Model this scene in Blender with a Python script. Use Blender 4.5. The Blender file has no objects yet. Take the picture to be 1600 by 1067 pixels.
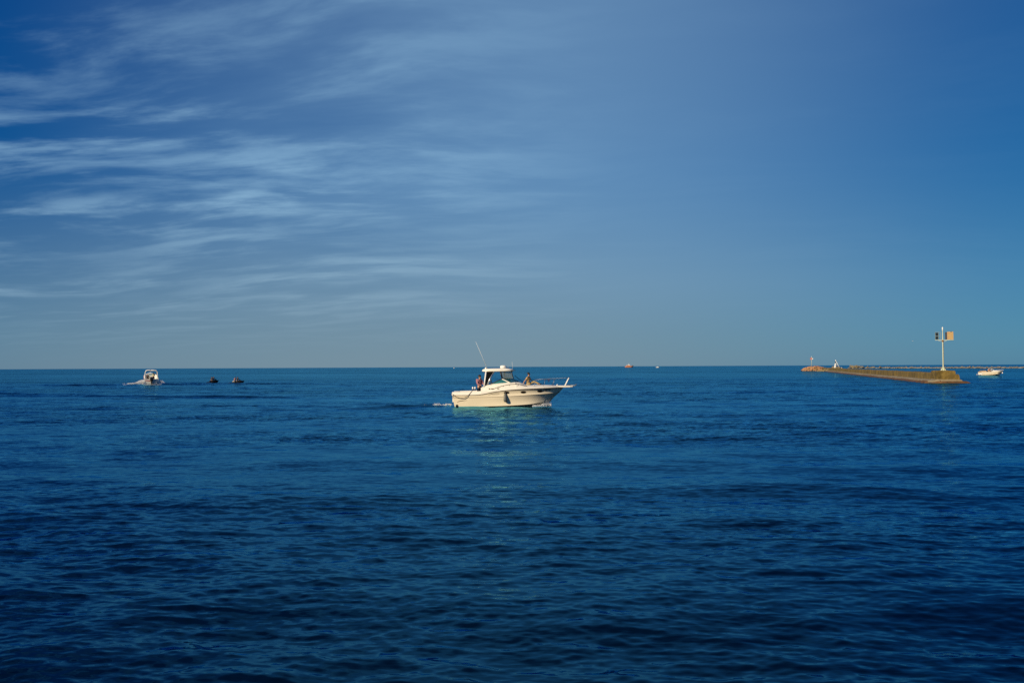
import bpy, math, random
import numpy as np
from mathutils import Vector, Matrix

R = math.radians
sc = bpy.context.scene
COL = sc.collection
random.seed(7)
rng = np.random.default_rng(11)

# ------------------------------------------------------------------ camera
CAM_H = 3.1                      # metres above the water
F_PX = 1386.0                    # focal length in pixels of the 1600 px frame
CAM_M = Matrix.Rotation(R(90 + 1.63), 4, 'X') @ Matrix.Rotation(R(-0.27), 4, 'Z')
CAM_M.translation = (0, 0, CAM_H)
cam = bpy.data.cameras.new('camera')
cam.sensor_width = 36.0
cam.lens = 36.0 * F_PX / 1600.0
cam.clip_start = 0.1
cam.clip_end = 60000
cam_o = bpy.data.objects.new('camera', cam)
cam_o.matrix_world = CAM_M
COL.objects.link(cam_o)
sc.camera = cam_o

# ------------------------------------------------------------------ sky and sun
SUN_EL, SUN_ROT = 24.0, 226.0
world = bpy.data.worlds.new('World')
sc.world = world
world.use_nodes = True
NT = world.node_tree
NT.nodes.clear()


def wn(kind, **kw):
    n = NT.nodes.new(kind)
    for k, v in kw.items():
        setattr(n, k, v)
    return n


def wval(sock, v):
    if isinstance(v, bpy.types.NodeSocket):
        NT.links.new(v, sock)
    else:
        sock.default_value = v


def wm(op, a, b=None, c=None, clamp=False):
    n = wn('ShaderNodeMath', operation=op, use_clamp=clamp)
    wval(n.inputs[0], a)
    if b is not None:
        wval(n.inputs[1], b)
    if c is not None:
        wval(n.inputs[2], c)
    return n.outputs[0]


def wramp(x, a, b, lo=0.0, hi=1.0):
    n = wn('ShaderNodeMapRange', interpolation_type='SMOOTHSTEP')
    wval(n.inputs[0], x)
    for i, v in enumerate((a, b, lo, hi)):
        n.inputs[1 + i].default_value = v
    return n.outputs[0]


def wnoise(vec, scale, detail, rough, dist=0.0):
    n = wn('ShaderNodeTexNoise')
    NT.links.new(vec, n.inputs['Vector'])
    n.inputs['Scale'].default_value = scale
    n.inputs['Detail'].default_value = detail
    n.inputs['Roughness'].default_value = rough
    n.inputs['Distortion'].default_value = dist
    return n.outputs['Fac']


def wvec(x, y, z=0.0):
    n = wn('ShaderNodeCombineXYZ')
    wval(n.inputs[0], x)
    wval(n.inputs[1], y)
    wval(n.inputs[2], z)
    return n.outputs[0]


sky = wn('ShaderNodeTexSky', sky_type='NISHITA', sun_disc=False)
sky.sun_elevation = R(SUN_EL)
sky.sun_rotation = R(SUN_ROT)
sky.air_density = 0.7
sky.dust_density = 0.4
sky.ozone_density = 8.0
# colour grade turning the clear air deep blue (whole sky alike)
sep = wn('ShaderNodeSeparateColor')
NT.links.new(sky.outputs[0], sep.inputs[0])
r_ = wm('MULTIPLY', wm('POWER', wm('MULTIPLY', sep.outputs[0], 0.1), 2.0), 3.0)
g_ = wm('MULTIPLY', wm('POWER', wm('MULTIPLY', sep.outputs[1], 0.1), 0.85), 3.4)
b_ = wm('MULTIPLY', wm('POWER', wm('MULTIPLY', sep.outputs[2], 0.1), 0.5), 4.0)
comb = wn('ShaderNodeCombineColor')
for i, v in enumerate((r_, g_, b_)):
    NT.links.new(v, comb.inputs[i])
# high cirrus on a cloud plane
tc = wn('ShaderNodeTexCoord')
sx = wn('ShaderNodeSeparateXYZ')
NT.links.new(tc.outputs['Generated'], sx.inputs[0])
dx, dy, dz = sx.outputs
zz = wm('ADD', wm('MAXIMUM', dz, 0.0), 0.10)
pu = wm('DIVIDE', dx, zz)
pv = wm('DIVIDE', dy, zz)
ca, sa = math.cos(R(9)), math.sin(R(9))
ru = wm('ADD', wm('MULTIPLY', pu, ca), wm('MULTIPLY', pv, -sa))
rv = wm('ADD', wm('MULTIPLY', pu, sa), wm('MULTIPLY', pv, ca))
az = wm('DIVIDE', dx, wm('ADD', wm('ABSOLUTE', dy), 0.05))          # about tan(azimuth)
SEED, SEED2 = 3.3, 9.1
warp = wnoise(wvec(wm('MULTIPLY', ru, 0.5), wm('MULTIPLY', rv, 0.5), 9.0), 1.0, 2, 0.5)
rw = wm('ADD', rv, wm('MULTIPLY', warp, 0.9))
broad = wnoise(wvec(wm('MULTIPLY', ru, 0.34), wm('MULTIPLY', rw, 1.1), SEED2), 1.0, 3, 0.5, 0.3)
streak = wnoise(wvec(wm('MULTIPLY', ru, 1.7), wm('MULTIPLY', rw, 4.2), SEED), 1.0, 6, 0.55, 0.15)
fibre = wnoise(wvec(wm('MULTIPLY', ru, 6.5), wm('MULTIPLY', rw, 12.0), 7.7), 1.0, 5, 0.65, 0.2)
st = wramp(wm('ADD', wm('MULTIPLY', streak, 0.86), wm('MULTIPLY', fibre, 0.14)), 0.42, 0.68)
st = wm('MULTIPLY', st, wramp(broad, 0.34, 0.60, 0.20, 1.0))
st = wm('MULTIPLY', st, wramp(az, -0.45, 0.16, 1.0, 0.03))
veil = wm('MULTIPLY', wramp(az, -0.62, -0.02), wramp(az, 0.0, 0.60, 1.0, 0.14))
tex = wramp(wm('ADD', wm('MULTIPLY', broad, 0.6), wm('MULTIPLY', streak, 0.4)), 0.30, 0.62, 0.50, 1.0)
smooth = wramp(az, -0.20, 0.15)                                     # the veil thickens to an even haze eastward
veil = wm('MULTIPLY', veil, wm('ADD', wm('MULTIPLY', tex, wm('SUBTRACT', 1.0, smooth)), wm('MULTIPLY', smooth, 0.84)))
cl = wm('ADD', wm('MULTIPLY', st, 0.70), wm('MULTIPLY', veil, 0.52))
cl = wm('MULTIPLY', cl, wramp(dz, 0.0, 0.10))
cl = wm('MULTIPLY', cl, wramp(dz, 0.36, 0.70, 1.0, 0.30))
cl = wm('MINIMUM', cl, 0.85)
mix = wn('ShaderNodeMix', data_type='RGBA')
NT.links.new(cl, mix.inputs[0])
NT.links.new(comb.outputs[0], mix.inputs[6])
mix.inputs[7].default_value = (2.45, 4.35, 6.2, 1)
# pale sea haze lying along the horizon
hz = wm('MULTIPLY', wramp(dz, -0.03, 0.23, 1.0, 0.0), wm('ADD', 0.24, wm('MULTIPLY', wm('MULTIPLY', wramp(az, -1.1, -0.10), wramp(az, -0.05, 0.65, 1.0, 0.05)), 0.56)))
mix2 = wn('ShaderNodeMix', data_type='RGBA')
NT.links.new(hz, mix2.inputs[0])
NT.links.new(mix.outputs[2], mix2.inputs[6])
mix2.inputs[7].default_value = (2.12, 2.90, 3.35, 1)
bg = wn('ShaderNodeBackground')
NT.links.new(mix2.outputs[2], bg.inputs[0])
bg.inputs[1].default_value = 0.1
wo = wn('ShaderNodeOutputWorld')
NT.links.new(bg.outputs[0], wo.inputs[0])

sun = bpy.data.lights.new('sun', 'SUN')
sun.energy = 5.0
sun.angle = R(0.5)
sun.color = (1.0, 0.82, 0.57)
sun_o = bpy.data.objects.new('sun', sun)
sd = Vector((math.sin(R(SUN_ROT)) * math.cos(R(SUN_EL)), math.cos(R(SUN_ROT)) * math.cos(R(SUN_EL)), math.sin(R(SUN_EL))))
sun_o.rotation_euler = sd.to_track_quat('Z', 'Y').to_euler()
COL.objects.link(sun_o)

vs = sc.view_settings
vs.view_transform = 'Standard'
vs.look = 'None'
vs.exposure = 0.12
vs.gamma = 1.0
vs.use_curve_mapping = False
sc.cycles.use_denoising = False
sc.cycles.max_bounces = 8
sc.cycles.caustics_reflective = False
sc.cycles.caustics_refractive = False


# ------------------------------------------------------------------ helpers
def ground(px, py):
    """the point of the water surface seen at a place of the 1600 px photograph"""
    d = CAM_M.to_3x3() @ Vector(((px - 800) / F_PX, -(py - 533.5) / F_PX, -1))
    t = -CAM_H / d.z
    return Vector((d.x * t, d.y * t, 0))


def mat(name, col, rough=0.5, var=0.0, scale=3.0, col2=None, metal=0.0, bump=0.0, spec=0.5, detail=5, world=None):
    m = bpy.data.materials.new(name)
    m.use_nodes = True
    n = m.node_tree.nodes
    l = m.node_tree.links
    p = n['Principled BSDF']
    p.inputs['Roughness'].default_value = rough
    p.inputs['Metallic'].default_value = metal
    p.inputs['Specular IOR Level'].default_value = spec
    c2 = col2 or tuple(c * (1 - var) for c in col)
    tcn = n.new('ShaderNodeTexCoord')
    no = n.new('ShaderNodeTexNoise')
    no.inputs['Scale'].default_value = scale
    no.inputs['Detail'].default_value = detail
    no.inputs['Roughness'].default_value = 0.65
    if world:
        gw = n.new('ShaderNodeNewGeometry')
        mp = n.new('ShaderNodeMapping')
        mp.inputs['Scale'].default_value = world
        l.new(gw.outputs['Position'], mp.inputs[0])
        l.new(mp.outputs[0], no.inputs['Vector'])
    else:
        l.new(tcn.outputs['Object'], no.inputs['Vector'])
    rp = n.new('ShaderNodeMapRange')
    rp.inputs[1].default_value = 0.35
    rp.inputs[2].default_value = 0.68
    l.new(no.outputs['Fac'], rp.inputs[0])
    mx = n.new('ShaderNodeMix')
    mx.data_type = 'RGBA'
    l.new(rp.outputs[0], mx.inputs[0])
    mx.inputs[6].default_value = (*col, 1)
    mx.inputs[7].default_value = (*c2, 1)
    l.new(mx.outputs[2], p.inputs['Base Color'])
    if bump:
        b = n.new('ShaderNodeBump')
        b.inputs['Strength'].default_value = 0.7
        b.inputs['Distance'].default_value = bump
        l.new(no.outputs['Fac'], b.inputs['Height'])
        l.new(b.outputs[0], p.inputs['Normal'])
    return m


def glass_mat(name, col, a):
    m = bpy.data.materials.new(name)
    m.use_nodes = True
    n = m.node_tree.nodes
    l = m.node_tree.links
    p = n['Principled BSDF']
    p.inputs['Base Color'].default_value = (*col, 1)
    p.inputs['Roughness'].default_value = 0.04
    tr = n.new('ShaderNodeBsdfTransparent')
    tr.inputs[0].default_value = (0.75, 0.92, 0.92, 1)
    mx = n.new('ShaderNodeMixShader')
    mx.inputs[0].default_value = a
    l.new(tr.outputs[0], mx.inputs[1])
    l.new(p.outputs[0], mx.inputs[2])
    l.new(mx.outputs[0], n['Material Output'].inputs[0])
    return m


class MB:
    def __init__(self):
        self.v = []
        self.f = []

    def add(self, vs_, fs):
        o = len(self.v)
        self.v += [tuple(p) for p in vs_]
        self.f += [tuple(o + i for i in q) for q in fs]
        return self

    def box(self, lo, hi, rot=None, at=None):
        x0, y0, z0 = lo
        x1, y1, z1 = hi
        p = [Vector(q) for q in ((x0, y0, z0), (x1, y0, z0), (x1, y1, z0), (x0, y1, z0), (x0, y0, z1), (x1, y0, z1), (x1, y1, z1), (x0, y1, z1))]
        if rot is not None:
            p = [rot @ q for q in p]
        if at is not None:
            p = [q + Vector(at) for q in p]
        return self.add(p, [(0, 3, 2, 1), (4, 5, 6, 7), (0, 1, 5, 4), (1, 2, 6, 5), (2, 3, 7, 6), (3, 0, 4, 7)])

    def rings(self, rings, closed=True, cap=True):
        n = len(rings[0])
        vs_ = [p for r in rings for p in r]
        fs = []
        for i in range(len(rings) - 1):
            for j in range(n if closed else n - 1):
                k = (j + 1) % n
                fs.append((i * n + j, i * n + k, (i + 1) * n + k, (i + 1) * n + j))
        if cap:
            fs.append(tuple(range(n - 1, -1, -1)))
            fs.append(tuple((len(rings) - 1) * n + j for j in range(n)))
        return self.add(vs_, fs)

    def tube(self, pts, r, n=8):
        pts = [Vector(p) for p in pts]
        rs = r if isinstance(r, (list, tuple)) else [r] * len(pts)
        rg = []
        for i, p in enumerate(pts):
            t = (pts[min(i + 1, len(pts) - 1)] - pts[max(i - 1, 0)]).normalized()
            a = t.cross(Vector((0, 0, 1)) if abs(t.z) < 0.9 else Vector((1, 0, 0))).normalized()
            b = t.cross(a)
            rg.append([p + (a * math.cos(2 * math.pi * k / n) + b * math.sin(2 * math.pi * k / n)) * rs[i] for k in range(n)])
        return self.rings(rg)

    def lathe(self, prof, at=(0, 0, 0), n=16):
        return self.rings([[(at[0] + r * math.cos(2 * math.pi * k / n), at[1] + r * math.sin(2 * math.pi * k / n), at[2] + z) for k in range(n)] for r, z in prof])

    def ellipsoid(self, c, rad, n=14, m=9):
        rg = []
        for i in range(m + 1):
            t = math.pi * (0.02 + 0.96 * i / m)
            rg.append([(c[0] + rad[0] * math.sin(t) * math.cos(2 * math.pi * k / n), c[1] + rad[1] * math.sin(t) * math.sin(2 * math.pi * k / n), c[2] - rad[2] * math.cos(t)) for k in range(n)])
        return self.rings(rg)

    def slab(self, outline, thick):
        """flat polygon (list of 3-D points) given a thickness vector"""
        t = Vector(thick)
        a = [Vector(p) - t / 2 for p in outline]
        b = [Vector(p) + t / 2 for p in outline]
        return self.rings([a, b])

    def mesh(self, name):
        me = bpy.data.meshes.new(name)
        me.from_pydata(self.v, [], self.f)
        me.validate()
        return me

    def build(self, name, material, parent=None, smooth=False, bevel=0.0, auto=None):
        me = self.mesh(name)
        import bmesh
        bm = bmesh.new()
        bm.from_mesh(me)
        bmesh.ops.recalc_face_normals(bm, faces=bm.faces)
        bm.to_mesh(me)
        bm.free()
        return link(name, me, material, parent, smooth, bevel, auto)


def link(name, me, material, parent=None, smooth=False, bevel=0.0, auto=None):
    o = bpy.data.objects.new(name, me)
    COL.objects.link(o)
    if material:
        me.materials.append(material)
    if parent:
        o.parent = parent
    if smooth or auto:
        me.shade_smooth()
        if auto:
            me.set_sharp_from_angle(angle=R(auto))
    if bevel:
        b = o.modifiers.new('bevel', 'BEVEL')
        b.width = bevel
        b.segments = 2
        b.limit_method = 'ANGLE'
    return o


def thing(name, label, cat, loc=(0, 0, 0), rotz=0.0, group=None, rx=0.0, ry=0.0):
    o = bpy.data.objects.new(name, None)
    COL.objects.link(o)
    o.empty_display_size = 0.3
    o.location = loc
    o.rotation_euler = (rx, ry, rotz)
    o['label'] = label
    o['category'] = cat
    if group:
        o['group'] = group
    return o


def tag(o, label, cat, group=None, kind=None):
    o['label'] = label
    o['category'] = cat
    if group:
        o['group'] = group
    if kind:
        o['kind'] = kind
    return o


def spline(ctrl, n):
    """Catmull-Rom through control points, n samples, uniform in the parameter"""
    c = [np.array(p, float) for p in ctrl]
    c = [2 * c[0] - c[1]] + c + [2 * c[-1] - c[-2]]
    out = []
    m = len(c) - 3
    for i in range(n):
        t = i / (n - 1) * m
        k = min(int(t), m - 1)
        u = t - k
        p0, p1, p2, p3 = c[k:k + 4]
        out.append(0.5 * ((2 * p1) + (-p0 + p2) * u + (2 * p0 - 5 * p1 + 4 * p2 - p3) * u * u + (-p0 + 3 * p1 - 3 * p2 + p3) * u ** 3))
    return out


# ------------------------------------------------------------------ materials
M = {}
M['gelcoat'] = mat('cream_gelcoat', (0.86, 0.76, 0.56), 0.32, 0.05, 0.8)
M['deck'] = mat('white_deck', (0.82, 0.78, 0.68), 0.45, 0.06, 2)
M['white'] = mat('white_paint', (0.80, 0.79, 0.74), 0.4, 0.05, 2)
M['dark'] = mat('dark_trim', (0.015, 0.015, 0.018), 0.4, 0.3, 5)
M['black'] = mat('black_plastic', (0.012, 0.012, 0.013), 0.35, 0.3, 5)
M['canvas'] = mat('black_canvas', (0.004, 0.005, 0.006), 0.9, 0.3, 6, spec=0.1)
M['rub'] = mat('brown_rub_rail', (0.16, 0.12, 0.07), 0.5, 0.3, 3)
M['steel'] = mat('steel', (0.75, 0.76, 0.76), 0.25, 0.05, 4, metal=0.85)
M['rail'] = mat('rail_steel', (0.16, 0.19, 0.24), 0.35, 0.05, 4, metal=0.6)  # reflection of the dark blue sky put into the stainless colour
M['glass'] = glass_mat('teal_glass', (0.05, 0.25, 0.27), 0.45)
M['vinyl'] = glass_mat('clear_vinyl', (0.45, 0.47, 0.45), 0.22)
M['port'] = mat('dark_port', (0.012, 0.008, 0.005), 0.15)
M['grey'] = mat('grey_vinyl', (0.10, 0.105, 0.095), 0.5, 0.15, 6)
M['graphic'] = mat('brown_graphic', (0.10, 0.07, 0.035), 0.4, 0.2, 5)
M['rope'] = mat('dark_rope', (0.06, 0.045, 0.035), 0.9, 0.3, 30)
M['blue'] = mat('navy_cloth', (0.01, 0.025, 0.10), 0.9, 0.2, 8)
M['skin'] = mat('skin', (0.42, 0.23, 0.14), 0.55, 0.08, 8)
M['hair'] = mat('dark_hair', (0.012, 0.009, 0.007), 0.6, 0.3, 40)
M['concrete'] = mat('weathered_concrete', (0.200, 0.135, 0.028), 0.9, col2=(0.062, 0.043, 0.008), scale=0.55, bump=0.06, detail=10, world=(1, 1, 0.6))
M['ledge'] = mat('pale_concrete_ledge', (0.30, 0.26, 0.18), 0.9, col2=(0.15, 0.11, 0.055), scale=0.4, bump=0.04, detail=9, world=(1, 1, 1))
M['weed'] = mat('rusty_weed', (0.15, 0.065, 0.018), 0.8, col2=(0.055, 0.03, 0.012), scale=0.9, bump=0.05, detail=9)
M['rock'] = mat('orange_rock', (0.46, 0.24, 0.115), 0.9, col2=(0.24, 0.13, 0.06), scale=0.7, bump=0.1)
M['rock2'] = mat('brown_rock', (0.27, 0.21, 0.11), 0.9, col2=(0.10, 0.08, 0.04), scale=0.6, bump=0.1)
M['rock3'] = mat('grey_rock', (0.24, 0.22, 0.18), 0.9, col2=(0.08, 0.075, 0.06), scale=0.5, bump=0.1)
M['polepaint'] = mat('pale_green_pole', (0.52, 0.56, 0.42), 0.5, 0.15, 2)
M['rust'] = mat('rust', (0.26, 0.12, 0.035), 0.8, 0.4, 6)
M['board'] = mat('tan_board', (0.40, 0.29, 0.11), 0.6, col2=(0.40, 0.20, 0.08), scale=2.2)
M['frame'] = mat('dull_frame', (0.22, 0.25, 0.20), 0.6, 0.2, 2)
M['solar'] = mat('solar_cell', (0.008, 0.012, 0.016), 0.25)
M['red'] = mat('red_cloth', (0.32, 0.03, 0.025), 0.8, 0.2, 8)
M['redpaint'] = mat('red_paint', (0.55, 0.09, 0.05), 0.5, 0.15, 3)
M['orange'] = mat('orange_paint', (0.62, 0.23, 0.10), 0.5, 0.15, 0.4)
M['tanseat'] = mat('tan_seat', (0.50, 0.33, 0.18), 0.7, 0.1, 4)
M['foam'] = mat('foam', (0.78, 0.80, 0.82), 0.8, 0.05, 4)


# ------------------------------------------------------------------ the sea
NW = 210
lam = np.exp(rng.uniform(math.log(0.11), math.log(13.0), NW))
lam.sort()
octv = math.log2(13.0 / 0.11)
per = NW / octv
srms = np.where(lam < 0.24, 0.085, np.where(lam < 0.9, 0.072, np.where(lam < 2.6, 0.031, np.where(lam < 6.0, 0.031, 0.020))))
slope = srms * math.sqrt(2.0 / per)
amp = slope * lam / (2 * math.pi)
spread = np.where(lam < 1.0, 0.62, np.where(lam < 5, 0.46, 0.3))
th = rng.normal(0.10, 1.0, NW) * spread + np.where(rng.random(NW) < 0.5, 0.28, -0.12)
kx = 2 * math.pi / lam * np.sin(th)
ky = 2 * math.pi / lam * np.cos(th)
ph = rng.uniform(0, 2 * math.pi, NW)

CR = ground(790, 633.5)           # cruiser, amidships on the waterline
LB = ground(233, 600.5)           # boat running away at the left


def gust(x, y):
    """patches of ruffled and calmer water"""
    return (1 + 0.30 * np.sin(0.045 * x + 0.13 * y + 1.3 * np.sin(0.021 * y + 0.4)) + 0.24 * np.sin(-0.10 * x + 0.31 * y + 2.1 + 0.9 * np.sin(0.06 * x))
            + 0.34 * np.sin(0.006 * x + 0.021 * y + 4.0)).clip(0.25, 2.2)


def ridge(x, y, x0, y0, x1, y1, wdt, hgt, lamr=None):
    ux, uy = x1 - x0, y1 - y0
    L = math.hypot(ux, uy)
    ux /= L
    uy /= L
    t = (x - x0) * ux + (y - y0) * uy
    d = -(x - x0) * uy + (y - y0) * ux
    fade = np.clip(t / (0.15 * L), 0, 1) * np.clip((L - t) / (0.5 * L), 0, 1)
    w2 = wdt * (1 + 0.6 * np.clip(t, 0, L) / L)
    return hgt * fade * np.exp(-(d / w2) ** 2) * np.cos(d / w2 * 2.0 + 0.3 * np.sin(t * 0.5))


def wakes(x, y):
    h = 0
    sx_, sy_ = CR.x - 4.3, CR.y
    for x1, y1, w_, h_ in ((-12, 5.5, 0.6, 0.10), (-13, -5.0, 0.6, 0.10), (-13, 9.5, 0.7, 0.09), (-17, -8.5, 0.8, 0.08), (-26, 3.0, 0.8, 0.05), (-24, -2.5, 0.7, 0.05)):
        h = h + ridge(x, y, sx_, sy_ + (0.6 if y1 > 0 else -0.6), sx_ + x1, sy_ + y1, w_, h_)
    for x1, y1, w_, h_ in ((26, -9, 1.0, 0.30), (44, -4, 1.2, 0.24), (-20, -16, 1.2, 0.24), (3, -26, 1.0, 0.18), (-26, -5, 1.0, 0.2)):
        h = h + ridge(x, y, LB.x, LB.y - 1, LB.x + x1, LB.y + y1, w_, h_)
    # older wakes crossing the middle distance
    for a, b, c, d, w_, h_ in ((-90, 122, -30, 96, 1.2, 0.22), (-20, 92, -75, 108, 1.0, 0.18), (10, 97, 70, 118, 1.0, 0.12)):
        h = h + ridge(x, y, a, b, c, d, w_, h_)
    return h


def sea_height(x, y):
    x = np.asarray(x, float)
    y = np.asarray(y, float)
    h = wakes(x, y)
    for i in range(NW):
        if lam[i] > 0.8:
            h = h + amp[i] * np.cos(kx[i] * x + ky[i] * y + ph[i])
    return h


def make_sea():
    rr = [0.0, 1.5, 3.0]
    while rr[-1] < 6.0:
        rr.append(rr[-1] * 1.06)
    while rr[-1] < 230:
        rr.append(rr[-1] * 1.0036)
    g = 1.0036
    while rr[-1] < 26000:
        g = min(g * 1.0022, 1.05)
        rr.append(rr[-1] * g)
    rr = np.array(rr)
    aa = list(np.linspace(-0.66, 0.66, 800))
    a = aa[-1]
    st_ = 0.002
    extra = []
    while a + st_ < math.pi - 0.02:
        st_ = min(st_ * 1.25, 0.12)
        a += st_
        extra.append(min(a, math.pi))
    aa = [-e for e in extra[::-1]] + aa + extra
    aa = np.array(aa)
    nr, na = len(rr), len(aa)
    X = np.outer(rr, np.sin(aa))
    Y = np.outer(rr, np.cos(aa))
    dr = np.gradient(rr)
    da = np.gradient(aa)
    spac = np.maximum(dr[:, None], (rr[:, None] * da[None, :]) * 1.0)
    Z = np.zeros_like(X)
    OX = np.zeros_like(X)
    OY = np.zeros_like(X)
    miss = np.full(X.shape, 0.055 ** 2)
    gu = gust(X, Y)
    smin = spac.min(axis=1)
    for i in range(NW):
        k = int(np.searchsorted(smin[4:], lam[i] / 2.2)) + 4          # rows fine enough to carry this wave
        k = min(k, nr)
        mod = gu if lam[i] < 1.2 else (0.5 + 0.5 * gu if lam[i] < 3 else np.ones((1, 1)))
        miss[k:] += (slope[i] ** 2 / 2) * (mod[k:] if mod.shape[0] > 1 else mod) ** 2
        if k < 6:
            continue
        mk = mod[:k] if mod.shape[0] > 1 else mod
        wgt = np.clip((lam[i] / spac[:k] - 2.2) / 2.0, 0, 1)
        miss[:k] += (1 - wgt ** 2) * (slope[i] ** 2 / 2) * mk ** 2
        p = kx[i] * X[:k] + ky[i] * Y[:k] + ph[i]
        aw = amp[i] * wgt * mk
        Z[:k] += aw * np.cos(p)
        s = np.sin(p) * aw * 0.85
        OX[:k] -= s * math.sin(th[i])
        OY[:k] -= s * math.cos(th[i])
    Z += wakes(X, Y) * np.clip(2.5 - spac, 0, 1)
    X = X + OX
    Y = Y + OY
    co = np.stack([X, Y, Z], -1).reshape(-1, 3).astype(np.float32)
    i0 = (np.arange(nr - 1)[:, None] * na + np.arange(na)[None, :])
    nx_ = (np.arange(na) + 1) % na
    i1 = (np.arange(nr - 1)[:, None] * na + nx_[None, :])
    quads = np.stack([i0, i1, i1 + na, i0 + na], -1).reshape(-1, 4).astype(np.int32)
    me = bpy.data.meshes.new('water')
    me.vertices.add(len(co))
    me.vertices.foreach_set('co', co.ravel())
    nq = len(quads)
    me.loops.add(nq * 4)
    me.loops.foreach_set('vertex_index', quads.ravel())
    me.polygons.add(nq)
    me.polygons.foreach_set('loop_start', np.arange(0, nq * 4, 4, dtype=np.int32))
    me.polygons.foreach_set('loop_total', np.full(nq, 4, dtype=np.int32))
    me.update(calc_edges=True)
    at = me.attributes.new('ripple', 'FLOAT', 'POINT')
    at.data.foreach_set('value', np.sqrt(miss).ravel().astype(np.float32))
    me.shade_smooth()
    return me


def water_mat():
    m = bpy.data.materials.new('sea_water')
    m.use_nodes = True
    n = m.node_tree.nodes
    l = m.node_tree.links
    n.remove(n['Principled BSDF'])
    dif = n.new('ShaderNodeBsdfDiffuse')          # light scattered back out of the deep water
    dif.inputs[0].default_value = (0.0, 0.0028, 0.0090, 1)
    glo = n.new('ShaderNodeBsdfAnisotropic')
    glo.inputs['Color'].default_value = (0.20, 0.69, 1.0, 1)
    glo.inputs['Roughness'].default_value = 0.06
    fre = n.new('ShaderNodeFresnel')
    fre.inputs['IOR'].default_value = 1.333
    fsc = n.new('ShaderNodeMath')
    fsc.operation = 'MULTIPLY'
    fsc.inputs[1].default_value = 0.92
    l.new(fre.outputs[0], fsc.inputs[0])
    mxs = n.new('ShaderNodeMixShader')
    l.new(fsc.outputs[0], mxs.inputs[0])
    l.new(dif.outputs[0], mxs.inputs[1])
    l.new(glo.outputs[0], mxs.inputs[2])
    l.new(mxs.outputs[0], n['Material Output'].inputs[0])
    geo = n.new('ShaderNodeNewGeometry')
    at = n.new('ShaderNodeAttribute')
    at.attribute_name = 'ripple'

    def noise(scale, sx_, sy_, det, off):
        mp = n.new('ShaderNodeMapping')
        mp.inputs['Scale'].default_value = (sx_, sy_, 1)
        mp.inputs['Location'].default_value = (off, off * 0.7, 0)
        l.new(geo.outputs['Position'], mp.inputs[0])
        no = n.new('ShaderNodeTexNoise')
        no.inputs['Scale'].default_value = scale
        no.inputs['Detail'].default_value = det
        no.inputs['Roughness'].default_value = 0.6
        l.new(mp.outputs[0], no.inputs['Vector'])
        s = n.new('ShaderNodeVectorMath')
        s.operation = 'SUBTRACT'
        l.new(no.outputs['Color'], s.inputs[0])
        s.inputs[1].default_value = (0.5, 0.5, 0.5)
        return s.outputs[0]

    def vop(op, a, b):
        s = n.new('ShaderNodeVectorMath')
        s.operation = op
        for k, v in enumerate((a, b)):
            if isinstance(v, bpy.types.NodeSocket):
                l.new(v, s.inputs[k])
            else:
                s.inputs[k].default_value = v
        return s.outputs[0]

    a = noise(1.0, 4.0, 11.0, 3, 0.0)
    b = noise(1.0, 0.30, 0.9, 3, 31.0)
    c = noise(1.0, 1.0, 2.9, 3, 57.0)
    v = vop('ADD', vop('MULTIPLY', a, (3.6, 4.8, 0)), vop('ADD', vop('MULTIPLY', b, (1.8, 2.6, 0)), vop('MULTIPLY', c, (2.4, 3.6, 0))))
    sc_ = n.new('ShaderNodeVectorMath')
    sc_.operation = 'SCALE'
    l.new(v, sc_.inputs[0])
    mp2 = n.new('ShaderNodeMapping')
    mp2.inputs['Scale'].default_value = (0.045, 0.17, 1)
    l.new(geo.outputs['Position'], mp2.inputs[0])
    pt = n.new('ShaderNodeTexNoise')
    pt.inputs['Scale'].default_value = 1.0
    pt.inputs['Detail'].default_value = 4
    l.new(mp2.outputs[0], pt.inputs['Vector'])
    pr = n.new('ShaderNodeMapRange')                 # ruffled and slick patches
    pr.inputs[1].default_value = 0.35
    pr.inputs[2].default_value = 0.65
    pr.inputs[3].default_value = 0.55
    pr.inputs[4].default_value = 1.75
    l.new(pt.outputs['Fac'], pr.inputs[0])
    pm_ = n.new('ShaderNodeMath')
    pm_.operation = 'MULTIPLY'
    l.new(at.outputs['Fac'], pm_.inputs[0])
    l.new(pr.outputs[0], pm_.inputs[1])
    l.new(pm_.outputs[0], sc_.inputs[3])
    nn = n.new('ShaderNodeVectorMath')
    nn.operation = 'NORMALIZE'
    l.new(vop('ADD', geo.outputs['Normal'], sc_.outputs[0]), nn.inputs[0])
    for q in (dif, glo, fre):
        l.new(nn.outputs[0], q.inputs['Normal'])
    return m


sea = link('water', make_sea(), water_mat())
sea['kind'] = 'structure'
sea['label'] = 'deep blue rippled open water reaching to the horizon'


# ------------------------------------------------------------------ the breakwater at the right
BW_DIR = R(16.3)                                  # heading of the wall away from the camera
BU = Vector((math.sin(BW_DIR), math.cos(BW_DIR), 0))
BN = Vector((math.cos(BW_DIR), -math.sin(BW_DIR), 0))


def bw(s, L, z=0.0):
    return BU * s + BN * L + Vector((0, 0, z))


def wob(i, a=0.12):
    return a * math.sin(i * 12.9898) * math.cos(i * 4.137)


jetty = thing('breakwater', 'long weathered concrete breakwater with a block at its near end', 'breakwater', bw(165, 28))
JI = Vector(jetty.location)


def jl(s, L, z=0.0):
    return bw(s, L, z) - JI


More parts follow.
